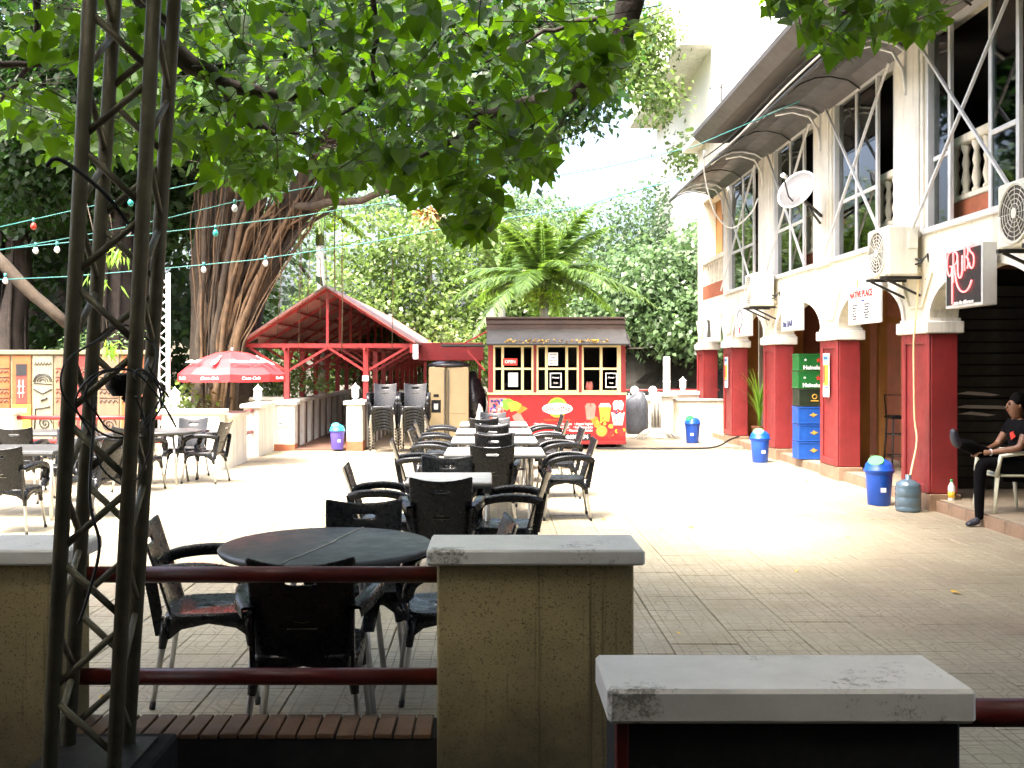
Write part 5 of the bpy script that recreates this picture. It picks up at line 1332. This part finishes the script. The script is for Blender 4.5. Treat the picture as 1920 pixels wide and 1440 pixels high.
for k in range(9):
    x = (k % 3-1)*.07; y = (k//3-1)*.07
    b = MB(); b.tube([(x, y, .22), (x, y, .98+.03*(k % 2))], .028, 8); 
    for s_ in (-1, 1): b.tube([(x, y, .24), (x+s_*.18, y-.1, .19), (x+s_*(.3+.02*k), y-.2, .02)], .014, 5)
    b.build('stand', 'concrete_cap', e)
capped('gate_pier', 'cream gate pier with thick cap and lantern at the back right', 3.70, 3.98, 22.2, 22.5, 1.0, 0.08, .06, 'white_wall', 'white_wall', -.05)
capped('low_wall', 'cream low wall behind the farthest blue bin', 4.0, 5.2, 22.35, 22.6, .86, .05, .03, 'cream_paint', 'concrete_cap', -.05)
capped('low_wall', 'white capped wall piece beyond the cream wall', 4.2, 5.0, 23.5, 23.75, 1.0, .09, .04, 'white_wall', 'white_wall', -.05)
e = E('white_post', 'tall plain white post rising behind the gate pier', 'post', (3.97, 23.0, 0)); MB().box(-.07, .07, -.07, .07, 0, 1.76, 0, .01).build('shaft', 'white_wall', e); MB().box(-.06, .06, -.06, .06, 1.762, 1.80).build('top', 'white_wall', e)
tag(MB().tube([(2.6, 24.5, 1.0), (5.5, 24.5, 1.0)], .03, 6).build('pipe_rail', 'red_steel'), 'red rail before the dark rock wall at the back right', 'rail')
# dark wall
r = np.random.default_rng(4); b = MB(); nx, nz = 26, 10; vs = []
for j in range(nz+1):
    for i in range(nx+1): vs.append((1.5+i*.3, 27+float(r.normal()*.12)+.15*j, -.1+j*.3+float(r.normal()*.03)))
b.add(vs, [(j*(nx+1)+i, j*(nx+1)+i+1, (j+1)*(nx+1)+i+1, (j+1)*(nx+1)+i) for j in range(nz) for i in range(nx)], 0, False)
b.add([(1.5, 27.0, -.1), (9.3, 27.0, -.1), (9.3, 30, -.1), (1.5, 30, -.1), (1.5, 28.4, 2.9), (9.3, 28.4, 2.9), (9.3, 30, 2.9), (1.5, 30, 2.9)], [(4, 5, 6, 7), (3, 2, 6, 7), (0, 3, 7, 4), (1, 2, 6, 5)])
tag(b.build('rock_wall', 'dark_rock'), 'dark shaded rock wall behind the iron fence', 'wall')

# ================================================================== DISTANT WHITE BUILDING
wb = E('white_house', 'tall pale house rising above the restaurant eave', 'building', (6.5, 30, 0))
MB().box(0, 9, 0, 10, 0, 14, 0, .02).build('wall', 'pale_building', wb)
b = MB(); b.box(-1.05, 0, -.5, 10, 10.95, 11.0); b.box(-1.1, -1.05, -.5, 10, 10.9, 13); b.build('eave', 'white_trim', wb)
lo = MB(); lo.box(0, 1.0, 0, .02, 0, .09, 0, .008); l0 = lo.build('louvre_slat', 'white_aluminium', wb); l0.location = (-1.04, -.52, 11.1)
for k in range(1, 16): o = link('louvre_slat', l0.data, wb); o.location = (-1.04, -.52, 11.1+k*.14)
b = MB(); b.bar((-.02, -.1, 8.4), (.75, -.1, 9.3), .12); b.bar((.15, -.1, 7.0), (.15, -.1, 8.4), .08); b.bar((.6, -.1, 7.6), (.6, -.1, 8.9), .08); wn = b.build('window', 'soffit_grey', wb)
MB().box(.2, .56, -.05, -.01, 7.2, 8.4).build('pane', 'window_glass', wn)
b = MB(); b.bar((.25, -.2, 7), (.25, -.2, 9.9), .04); b.bar((-.1, -.2, 9.75), (.6, -.2, 9.8), .03); tag(b.build('aerial', 'dark_steel', None), 'thin television aerial against the pale house', 'aerial'); bpy.data.objects['aerial'].location = (6.5, 30, 0)

# ================================================================== TREES
def tree(name, label, blobs, n, size, m, trunk, r0, clump=.35, group=None, bark='bark_dark', per=22, cat='tree', limbs=6, shape='quad', shell=.6):
    e = E(name, label, cat, trunk, group=group); T = Vector(trunk)
    bl = [(b[0]-T.x, b[1]-T.y, b[2]-T.z, b[3], b[4], b[5]) for b in blobs]
    c = crown('crown', bl, n, size, m, e, clump, per, shape=shape, shell=shell)
    t = MB(); zc = min(b[2] for b in bl); p = limb(t, (0, 0, -.1), (np.mean([b[0] for b in bl])*.3, 0, zc*.8), r0, r0*.6, .2, 6, 10)
    for b in bl[:limbs]: limb(t, p[-2], (b[0], b[1], b[2]), r0*.45, r0*.1, .3, 6, 6)
    t.build('trunk', bark, e)
    return e
# banyan
bn_ = E('banyan_tree', 'huge banyan with curtains of aerial roots beside the walkway', 'tree', (-4.9, 19.8, 0))
def L_(px, py, Y): q = P(px, py, Y); return q-Vector((-4.9, 19.8, 0))
t = MB()
for (a, bb, c, d, r0, r1) in (((400, 790, 20), (400, 560, 20), (430, 400, 20), (470, 240, 20), .42, .16), ((430, 780, 20.3), (470, 560, 20), (540, 400, 19.5), (650, 200, 19), .36, .14),
                              ((385, 780, 20), (380, 560, 20.3), (385, 380, 20.5), (370, 200, 20.5), .3, .16), ((440, 620, 20), (520, 470, 19.6), (620, 340, 19), (760, 240, 18), .2, .08), ((500, 500, 19.8), (560, 390, 19), (680, 370, 18), (790, 330, 17), .09, .05)):
    pts = [L_(*q) for q in (a, bb, c, d)]; out = []
    for i in range(3):
        for k in range(4): out.append(pts[i].lerp(pts[i+1], k/4)+Vector(rng.normal(size=3)*.03))
    out.append(pts[3]); nn = len(out); t.tube(out, [r0+(r1-r0)*i/(nn-1) for i in range(nn)], 12)
t.build('trunk', 'bark', bn_)
for k in range(120):
    x0 = rng.uniform(372, 440); f = rng.random(); side = (x0-372)/68
    xt = 375+side*270+rng.normal()*12; yt = rng.uniform(230, 420)+ (1-side)*0; y1 = rng.uniform(700, 790)
    Yd = 19.3+rng.uniform(-.25, .5)
    xm = x0+(xt-x0)*.30+rng.normal()*5; xm2 = x0+(xt-x0)*.62+rng.normal()*8
    pts = [L_(x0, y1, Yd), L_(x0+(xt-x0)*.08+rng.normal()*3, 640, Yd), L_(xm, 540, Yd-.05), L_(xm2, 430, Yd-.1), L_(xt, min(yt, 400), Yd)]
    out = []
    for i in range(4):
        for q in range(3): out.append(pts[i].lerp(pts[i+1], q/3)+Vector(rng.normal(size=3)*.012))
    out.append(pts[4]); rr = float(.012+.065*rng.random()**2)
    MB().tube(out, [rr*1.3-(rr*.7)*i/12 for i in range(13)], 6).build('aerial_root', 'root_brown' if rng.random() < .75 else 'bark', bn_)
for k in range(26):   # thin hanging roots
    x = rng.uniform(440, 720); y0 = rng.uniform(250, 420); q = L_(x, y0, 18.9); l = rng.uniform(.5, 2.6)
    MB().tube([q, q+Vector((rng.normal()*.03, 0, -l*.5)), q+Vector((rng.normal()*.05, 0, -l))], .007, 4).build('aerial_root', 'root_brown', bn_)
for (px, py, Y, sx) in ((560, 660, 19.35, 1), (600, 600, 19.35, 1), (480, 620, 19.3, 1), (640, 660, 19.2, 1), (735, 655, 19.2, 1)):
    q = L_(px, 480, Y); q2 = L_(px, py, Y); MB().tube([q, (q+q2)/2+Vector((.02, 0, 0)), q2], .008, 4).build('aerial_root', 'root_brown', bn_)
bl = []
for (px, py, Y, r) in ((430, 130, 19, 1.6), (620, 120, 18.5, 1.5), (780, 160, 17.5, 1.3), (300, 180, 19, 1.5), (150, 150, 20, 2.0), (520, 20, 18.5, 1.6), (700, 10, 18, 1.6), (880, 40, 18, 1.6), (330, 20, 19, 1.8), (100, 20, 20, 2), (960, 150, 17.5, 1.1),
                       (40, 300, 21, 1.8), (250, 300, 21, 1.2), (870, 230, 17, 1.1), (1030, 60, 17.5, 1.2), (1050, 180, 17.5, .8), (940, 270, 17, .7)):
    q = L_(px, py, Y); bl.append((q.x, q.y, q.z, r, r*1.1, r*.8))
crown('crown', bl, 62000, .15, 'leaf_banyan', bn_, .30, 26)
# second trunks dark behind the truss
for (px, Y, r, lab) in ((215, 21, .30, 'dark brown trunk seen through the leaning truss'), (255, 22.5, .42, 'thick dark trunk between truss and banyan'), (20, 24, .35, 'dark trunk at the left frame edge')):
    q = P(px, 700, Y); e = E('old_tree', lab, 'tree', (q.x, Y, 0), group='dark trees behind the mural wall'); t = MB(); limb(t, (0, 0, -.1), (.2, 0, 7), r, r*.7, .08, 8, 10)
    for k in range(12): a = rng.uniform(0, 6.28); t.tube([(r*math.cos(a)*1.2, r*math.sin(a), 0), (r*math.cos(a)*1.0, r*math.sin(a), 2.5), (r*math.cos(a)*.8+.1, r*math.sin(a)*.8, 5)], rng.uniform(.03, .07), 5)
    t.build('trunk', 'bark_dark', e)
    crown('crown', [(-.5, 0, 6.5, 2.4, 1.8, 1.6), (1, .5, 5.6, 1.6, 1.4, 1.1)], 9000, .2, 'leaf_dark', e, .4)
b = MB(); limb(b, P(-20, 470, 17)-Vector((-8, 17, 0)), P(130, 610, 17)-Vector((-8, 17, 0)), .11, .09, .08, 5, 8); e = E('leaning_branch', 'bare diagonal branch crossing the dark background at left', 'branch', (-8, 17, 0)); b.build('limb', 'bark', e)
# dense backdrop on the left
tree('evergreen_tree', 'dense dark evergreen closing the view behind the mural', [(-14, 27, 3, 4, 2.5, 3), (-9.5, 27, 3.2, 3.5, 2.5, 3.2), (-12, 28, 7.5, 5, 3, 3), (-7.2, 26, 3.5, 2.2, 2, 3), (-18, 28, 6, 4, 3, 6)], 26000, .26, 'leaf_dark', (-11, 27, 0), .4, .45, cat='tree')
b = MB(); b.box(-30, -10, 30.5, 31, 0, 5.5); tag(b.build('boundary_wall', 'dark_rock'), 'dark boundary wall behind the evergreens at left', 'wall')  # added dark backdrop, stands in for deep shade behind the trees
# bright shrubs behind walkway left and under umbrella
def shrub(label, c, r, n, size, m, name='shrub', grp='shrubs behind the low walls'):
    e = E(name, label, 'shrub', (c[0], c[1], 0), group=grp)
    crown('foliage', [(0, 0, c[2], r[0], r[1], r[2])], n, size, m, e, .14, 14)
    t = MB()
    for k in range(7): a = rng.uniform(0, 6.28); t.tube([(0, 0, 0), (math.cos(a)*r[0]*.3, math.sin(a)*r[1]*.3, c[2]*.6), (math.cos(a)*r[0]*.7, math.sin(a)*r[1]*.6, c[2])], .012, 4)
    t.build('stem', 'bark', e)
shrub('bright leafy shrub beside the lantern at the banyan foot', (-4.95, 16.3, 1.02), (.42, .2, .22), 260, .11, 'leaf_bright')
shrub('yellow green shrub seen under the umbrella rim', (-4.2, 21.0, 1.25), (.75, .3, .35), 900, .09, 'leaf_bright')
shrub('dark green shrub left of the covered walkway', (-5.6, 22.5, 1.3), (1.0, .5, .8), 1500, .11, 'leaf_mid')
shrub('light shrub beyond the lattice fence', (-5.4, 29, 1.4), (1.8, .6, 1.2), 2200, .14, 'leaf_bright')
shrub('light green bush between refrigerator and kiosk', (-.75, 23.4, 1.5), (.6, .4, 1.2), 1800, .11, 'leaf_bright')
shrub('green undergrowth seen through the truss', (-7.0, 18.6, 1.6), (.9, .3, .7), 900, .10, 'leaf_mid')
# bamboo like sprays near truss
for (px, py, Y, lab) in ((215, 470, 15, 'bright bamboo spray hanging right inside the truss outline'), (190, 525, 15.5, 'lower dim bamboo spray seen through the truss'), (205, 650, 16, 'narrow bamboo spray left of the second truss chord')):
    q = P(px, py, Y); k = 34; e = E('bamboo_spray', lab, 'plant', q, group='bamboo sprays behind the truss')
    a = rng.uniform(-.6, .6, k); d = np.stack([np.sin(a)*1.0+rng.normal(size=k)*.2, rng.normal(size=k)*.3, -np.cos(a)], 1)
    V, kv = leaves_np(rng.normal(size=(k, 3))*[.09, .05, .06], rng.uniform(.15, .28, k), rng.normal(size=(k, 3))+[0, -1.5, .5], d, 'blade'); 
    link('leaves', leafmesh('leaves', V, kv, 'bamboo_leaf'), e); MB().tube([(0, 0, .02), (-.1, .1, .5), (-.3, .2, 1.2)], .008, 4).build('stem', 'bark', e)
# background trees (each its own)
T_ = [
 ('bright broad tree left of the palm behind the walkway', [(-4.2, 33, 3.4, 2.2, 1.6, 2.2), (-2.0, 33, 3.0, 2.2, 1.6, 2.6), (-3, 33, 5.6, 2.0, 1.4, 1.1), (-5.5, 32, 2.2, 1.4, 1.2, 1.4)], 17000, 'leaf_bright', (-3, 33.5, 0)),
 ('bright dense tree directly behind the kiosk roof', [(.2, 34, 3.4, 2.0, 1.5, 2.6), (2.0, 34, 3.6, 1.8, 1.5, 2.4), (1.0, 34, 5.4, 1.6, 1.3, 1.1)], 15000, 'leaf_bright', (.8, 34.5, 0)),
 ('mid green tree overhanging the dark rock wall', [(4.2, 28, 3.5, 1.5, 1.2, 1.5), (5.9, 28, 3.9, 1.6, 1.3, 1.7), (3.2, 28.5, 2.9, 1.0, .9, .9), (5.4, 27, 2.6, 1.3, .9, .9)], 15000, 'leaf_mid', (5.2, 29.5, 0)),
 ('pale hazy tree on the rise behind the gate', [(3.8, 38, 6.2, 2.2, 1.6, 1.4), (6.5, 38, 6.6, 2.2, 1.8, 1.8), (9, 38, 6.0, 2.2, 2, 2.4), (5.5, 38, 4.2, 3.2, 1.8, 2.0)], 16000, 'leaf_mid', (6, 39, 0)),
 ('tall thin crowned tree between banyan and white house', [(4.9, 34, 11.2, 1.1, 1, .7), (5.9, 34, 12.6, 1.0, 1, .7), (3.4, 34, 11.2, 1.0, 1, .8), (3.3, 34, 12.6, 1.2, 1, .9), (5.6, 34, 9.9, .6, .6, .4)], 2600, 'leaf_bright', (-2.6, 36.5, 0)),
 ('tree beyond the banyan closing the gap above the walkway', [(-6.5, 36, 4.2, 2.2, 1.6, 2.4), (-4.3, 37, 7.6, 1.6, 1.2, 1.0), (-1.4, 38, 8.4, 1.4, 1.2, 1.0), (-8.5, 34, 7, 2.2, 1.6, 2.5)], 11000, 'leaf_mid', (-5, 37, 0)),
 ('pale airy tree filling the gap above the palm beside the dark branch', [(2.2, 30, 10.0, 1.3, .8, .9), (3.6, 30, 10.6, 1.3, .8, 1.0), (4.6, 30, 11.4, .9, .7, .8), (1.6, 30, 8.9, 1.0, .7, .7), (4.9, 30, 9.6, .6, .6, .5), (2.6, 30, 11.8, 1.4, .8, .8), (6.0, 31, 8.2, .5, .5, .5)], 9000, 'leaf_bright', (-1.6, 39, 0)),
 ('far tree whose top shows behind the palm', [(1.5, 40, 7.2, 2.0, 1.3, 1.3), (-.8, 40, 6.6, 1.8, 1.3, 1.2), (3.0, 40, 4.6, 2.4, 1.4, 2.0)], 9000, 'leaf_mid', (1, 41, 0)),
]
for lab, bl, n, m, tr_ in T_: tree('broadleaf_tree', lab, bl, n, .17, m, tr_, .22 if n > 3000 else .10, .30, 'trees beyond the plaza', per=20, limbs=6 if n > 9500 else 0)
g = MB(); g.lathe([(0, 0), (60, 0), (58, 2), (40, 5.5), (18, 7.4), (0, 8)], (8, 110, -.3), 30, sq=(1, .45)); g.build('hill', 'soil', kind='structure')
# palms
def palm(label, base, top, rfr, nf, seed, m='palm_leaf'):
    e = E('palm_tree', label, 'tree', (base[0], base[1], 0), group='palms behind the kiosk'); r = np.random.default_rng(seed)
    t = MB(); t.tube([(0, 0, 0), (.05, 0, top*.5), (0, 0, top*.9)], [.14, .11, .10], 12); t.build('trunk', 'concrete_cap', e)
    t = MB(); t.tube([(0, 0, top*.88), (0, 0, top), (0, 0, top+.35)], [.12, .10, .04], 10); t.build('crownshaft', 'leaf_bright', e)
    k = 500; V, kv = leaves_np(r.normal(size=(k, 3))*[.28, .28, .12]+[0, 0, top-.12], r.uniform(.05, .1, k), r.normal(size=(k, 3)), r.normal(size=(k, 3))-[0, 0, 1], 'leaf'); link('flower_cluster', leafmesh('flower_cluster', V, kv, 'bamboo_leaf'), e, kind='stuff')
    for f in range(nf):
        a = 2*math.pi*f/nf+r.uniform(-.2, .2); el = r.uniform(1.1, 1.42) if f % 3 == 0 else r.uniform(.15, .95); L = rfr*r.uniform(.8, 1.05)
        d = Vector((math.cos(a), math.sin(a), 0)); pts = []
        for i in range(13):
            s = i/12; pts.append(Vector((0, 0, top+.2))+d*L*(math.cos(el)*s+.25*s*s*math.sin(el))+Vector((0, 0, L*(math.sin(el)*s-(.12+.62*math.cos(el))*s*s))))
        b = MB(); b.tube(pts, [.022*(1-i/14) for i in range(13)], 5); fr_ = b.build('frond', m, e)
        pos = []; tip = []; nr = []; sz = []
        for i in range(8, 96):
            s = i/96*12; j = int(s); q = pts[j].lerp(pts[min(j+1, 12)], s-j); tg = (pts[min(j+1, 12)]-pts[j]).normalized(); sd_ = tg.cross(Vector((0, 0, 1))).normalized()
            for sg in (-1, 1):
                pos.append(q); tip.append(sd_*sg*.9+tg*.7+Vector((0, 0, -.30))+Vector(r.normal(size=3)*.08)); nr.append(sd_.cross(tg)+sd_*sg*.3+Vector(r.normal(size=3)*.15)); sz.append(L*.20*max(.15, math.sin(math.pi*min(1, .12+i/104)))**.6)
        V, kv = leaves_np(np.array(pos), np.array(sz), np.array(nr), np.array(tip), 'blade', .02)
        link('leaflets', leafmesh('leaflets', V, kv, m), fr_, kind='stuff')
q = P(1020, 545, 24.5); palm('feathery green palm rising right behind the kiosk roof', (q.x, 24.5), q.z, 2.7, 20, 11)
q = P(940, 560, 27); palm('shorter palm with pale trunk behind the kiosk left edge', (q.x, 27), q.z+.3, 1.7, 11, 12)
q = P(600, 470, 27); palm('palm fronds showing above the walkway gable', (q.x, 27), q.z+.8, 1.9, 10, 13)
q = P(805, 405, 36); e = E('palm_tree', 'dead palm head with drooping tan fronds left of the green palm', 'tree', (q.x, 36, 0), group='palms behind the kiosk')
MB().tube([(0, 0, 0), (0, 0, q.z)], .12, 8).build('trunk', 'bark', e); k = 260
a = rng.uniform(0, 6.28, k); V, kv = leaves_np(np.tile([0, 0, q.z+.1], (k, 1))+rng.normal(size=(k, 3))*.12, rng.uniform(.6, 1.2, k), rng.normal(size=(k, 3)), np.stack([np.cos(a)*.5, np.sin(a)*.5, -np.ones(k)], 1), 'blade'); link('frond', leafmesh('frond', V, kv, 'dry_frond'), e)

# ================================================================== OVERHEAD TREE with big leaves
ov = E('overhanging_tree', 'tree with large heart shaped leaves hanging over the plaza', 'tree', (2.2, -2.5, 0))
OV = Vector((2.2, -2.5, 0))
def lp(px, py, Y): return P(px, py, Y)-OV
t = MB(); limb(t, (0, 0, -.3), (-.2, .8, 4.2), .32, .24, .08, 6, 12)
t.build('trunk', 'bark_dark', ov)
def br(pts, r0, r1):
    pts = [Vector(p) for p in pts]; out = []
    for i in range(len(pts)-1):
        for k in range(4): out.append(pts[i].lerp(pts[i+1], k/4)+Vector(rng.normal(size=3)*.01))
    out.append(pts[-1]); n = len(out); b = MB(); b.tube(out, [r0+(r1-r0)*i/(n-1) for i in range(n)], 8); return b.build('branch', 'bark_dark', ov)
br([(-.2, .8, 4.2), (-.4, 4, 5.2), lp(1230, -150, 6.5), lp(1180, 0, 6.6), lp(1155, 110, 6.6), lp(1060, 180, 6.6), lp(960, 205, 6.6), lp(890, 215, 6.6), lp(830, 205, 6.6)], .14, .02)
br([lp(900, 213, 6.6), lp(875, 255, 6.6), lp(800, 290, 6.7), lp(720, 330, 6.8)], .03, .01)
br([lp(1155, 30, 6.9), lp(1060, 45, 6.9), lp(980, 80, 6.9), lp(900, 120, 6.9)], .02, .008)
br([(-.2, .8, 4.2), (-2.5, 3.5, 5.2), lp(240, -60, 6.0), lp(335, 110, 6.2), lp(420, 155, 6.3), lp(545, 182, 6.4), lp(640, 165, 6.5)], .12, .015)
br([lp(405, 148, 6.3), lp(440, 215, 6.3), lp(515, 248, 6.3), lp(570, 248, 6.3)], .028, .01)
br([lp(700, -40, 6.0), lp(702, 80, 6.1), lp(700, 160, 6.1), lp(640, 215, 6.2)], .02, .008)
br([lp(80, -30, 6.0), lp(60, 120, 6.2), lp(0, 190, 6.4)], .025, .012); br([lp(-40, 120, 6), lp(60, 122, 6.1), lp(140, 108, 6.2)], .025, .01)
br([(-.2, .8, 4.2), (2.0, 4, 4.8), lp(1700, -120, 6), lp(1640, -10, 6), lp(1560, 40, 6)], .1, .012)
nb = [(90, 60, 70), (250, 130, 80), (60, 210, 70), (330, 60, 80), (420, 210, 90), (560, 150, 90), (600, 250, 80), (700, 110, 80), (760, 220, 90), (830, 290, 80), (900, 160, 90), (960, 260, 80), (850, 60, 80), (1000, 60, 90), (1060, 130, 70), (880, 420, 40), (890, 370, 45), (700, 300, 60), (480, 300, 60), (280, 250, 70), (150, 260, 70), (500, 330, 40), (820, 330, 70), (980, 300, 50),
      (1130, 60, 60), (1130, 130, 40), (1560, 40, 60), (1640, 35, 55), (1720, 20, 50), (1560, 85, 30), (1480, -10, 50), (420, 300, 60), (640, 330, 40), (200, 60, 80), (480, 60, 80), (640, 30, 80), (760, 20, 60)]
pos = []
for (px, py, r_) in nb:
    for _ in range(int(r_*1.9)):
        while True:
            dx, dy = rng.uniform(-1, 1, 2)
            if dx*dx+dy*dy <= 1: break
        Y = rng.uniform(5.2, 8.2) if px > 1300 or r_ < 50 else rng.uniform(5.2, 9.0)
        pos.append(P(px+dx*r_*1.15, py+dy*r_*.85, Y)-OV)
pos = np.array([tuple(p) for p in pos]); n = len(pos)
size = .05+.085*rng.random(n)**.8
nr = rng.normal(size=(n, 3))*[.6, .6, .4]+np.array([0, -.35, .75]); tip = rng.normal(size=(n, 3))*[.6, .6, .3]+np.array([0, 0, -.9])
appar = size/(pos[:, 1]+OV.y); order = np.argsort(-appar)
one, kv = leaves_np(np.zeros((1, 3)), np.array([1.0]), np.array([[0, 0, 1.]]), np.array([[0, 1., 0]]), 'heart')
variants = []
for v_ in range(3):
    one, kv = leaves_np(np.zeros((1, 3)), np.array([1.0]), np.array([[0, 0, 1.]]), np.array([[0, 1., 0]]), 'heart', .06+.08*v_)
    variants.append(leafmesh('leaf', one, kv, 'leaf_near'))
for i in order[:300]:
    z = Vector(nr[i]).normalized(); y = Vector(tip[i]); y = (y-z*y.dot(z)).normalized(); x = y.cross(z)
    o = link('leaf', variants[int(i) % 3], ov); Mx = Matrix((x, y, z)).transposed().to_4x4(); Mx.translation = Vector(pos[i]); o.matrix_local = Mx @ Matrix.Scale(float(size[i]), 4)
ii = order[300:]; V, kv = leaves_np(pos[ii], size[ii], nr[ii], tip[ii], 'heart', .1)
link('leaf_mass', leafmesh('leaf_mass', V, kv, 'leaf_near'), ov, kind='stuff')
# thin twigs through the leaf sprays
t = MB()
for i in order[300::6]:
    p = Vector(pos[i]); t.tube([p, p+Vector((rng.normal()*.1, rng.normal()*.1, .08)), p+Vector((rng.normal()*.25, rng.normal()*.25, .2))], .003, 3)
t.build('twigs', 'bark_dark', ov, kind='stuff', fix=False)
# unseen crown above the frame and behind the camera, added to shade the foreground
hb = []
for x in np.arange(-8.5, 5.5, 1.7):
    for y in np.arange(-6, 3.2, 1.7):
        z = max(4.3, 1.6+.37*(y+1)+1.5)+rng.uniform(0, .5)
        hb.append((x+rng.uniform(-.4, .4)-OV.x, y-OV.y, z, 1.1, 1.1, .5))
for x in np.arange(-6.5, 5.2, 1.6):
    for y in np.arange(3.2, 8.2 if x > 1.6 else 4.9, 1.6):
        hb.append((x-OV.x, y-OV.y, max(4.6, 1.6+.37*(y+1)+1.6)+rng.uniform(0, .5), 1.1, 1.1, .45))
crown('high_crown', hb, 45000, .28, 'leaf_high', ov, .40, 20)

# ================================================================== UNSEEN SHELTER added behind the camera to shade the foreground
vd = E('covered_veranda', 'dark covered veranda of the house behind the viewpoint', 'building', (0, -3, 0))
MB().box(-7.2, 7.2, -4, -3.8, -.1, 3.4).build('back_wall', 'dark_room', vd)
for x in (-7.2, 7.0): MB().box(x, x+.2, -3.79, 2.75, -.1, 3.39).build('side_wall', 'brown_paint', vd)
MB().box(-7.4, 7.4, -4.2, 2.8, 3.4, 3.55).build('roof', 'roof_sheet_dark', vd)
for x in (-6.6, -3.6, 4.3): MB().box(x-.12, x+.12, 2.5, 2.74, -.1, 3.39, 0, .01).build('post', 'red_paint', vd)

# ================================================================== FESTOON LIGHTS
fg = 'festoon wires strung over the plaza'
def wire(pts, Y, bulbs, label):
    e = E('festoon_wire', label, 'string lights', P(*pts[0], Y), group=fg); O = Vector(e.location)
    w = MB(); q = [P(px, py, Y)-O for px, py in pts]; w.tube(q, .0045, 5); w.build('wire', 'wire_teal', e)
    for (bx, by, m) in bulbs:
        c = P(bx, by, Y)-O; b = MB(); b.tube([c+Vector((0, 0, .045)), c+Vector((0, 0, .0))], .013, 8); s_ = b.build('socket', 'wire_teal', e)
        b = MB(); b.lathe([(.0, -.062), (.016, -.056), (.025, -.04), (.026, -.028), (.018, -.008), (.012, .0)], tuple(c), 12); b.build('bulb', m, s_)
wire([(-20, 430), (60, 412), (245, 370), (360, 345), (500, 318), (640, 296), (900, 250)], 9, [(63, 418, 'bulb_red'), (245, 374, 'bulb_teal'), (636, 290, 'bulb_red')], 'highest festoon wire carrying a red bulb at left')
wire([(-20, 472), (120, 448), (240, 425), (310, 410), (440, 378), (690, 330), (880, 265)], 8.6, [(240, 428, 'bulb_white'), (440, 384, 'bulb_white'), (885, 262, 'bulb_white')], 'second festoon wire with a lone bulb left of the leaves')
wire([(-20, 470), (67, 461), (300, 436), (545, 408), (720, 380), (905, 352), (1130, 315), (1300, 275), (1500, 190)], 9.4, [(67, 464, 'bulb_white'), (107, 462, 'bulb_white'), (404, 431, 'bulb_teal')], 'third festoon wire running right to the restaurant awning')
wire([(-20, 525), (120, 519), (290, 505), (480, 487), (660, 460), (880, 420), (1080, 390), (1290, 330)], 10, [(10, 521, 'bulb_white'), (382, 500, 'bulb_white'), (498, 488, 'bulb_white')], 'lowest festoon wire just above the walkway roof')
wire([(897, 240), (895, 360), (893, 480)], 7.5, [], 'green wire end hanging straight down from the branch')
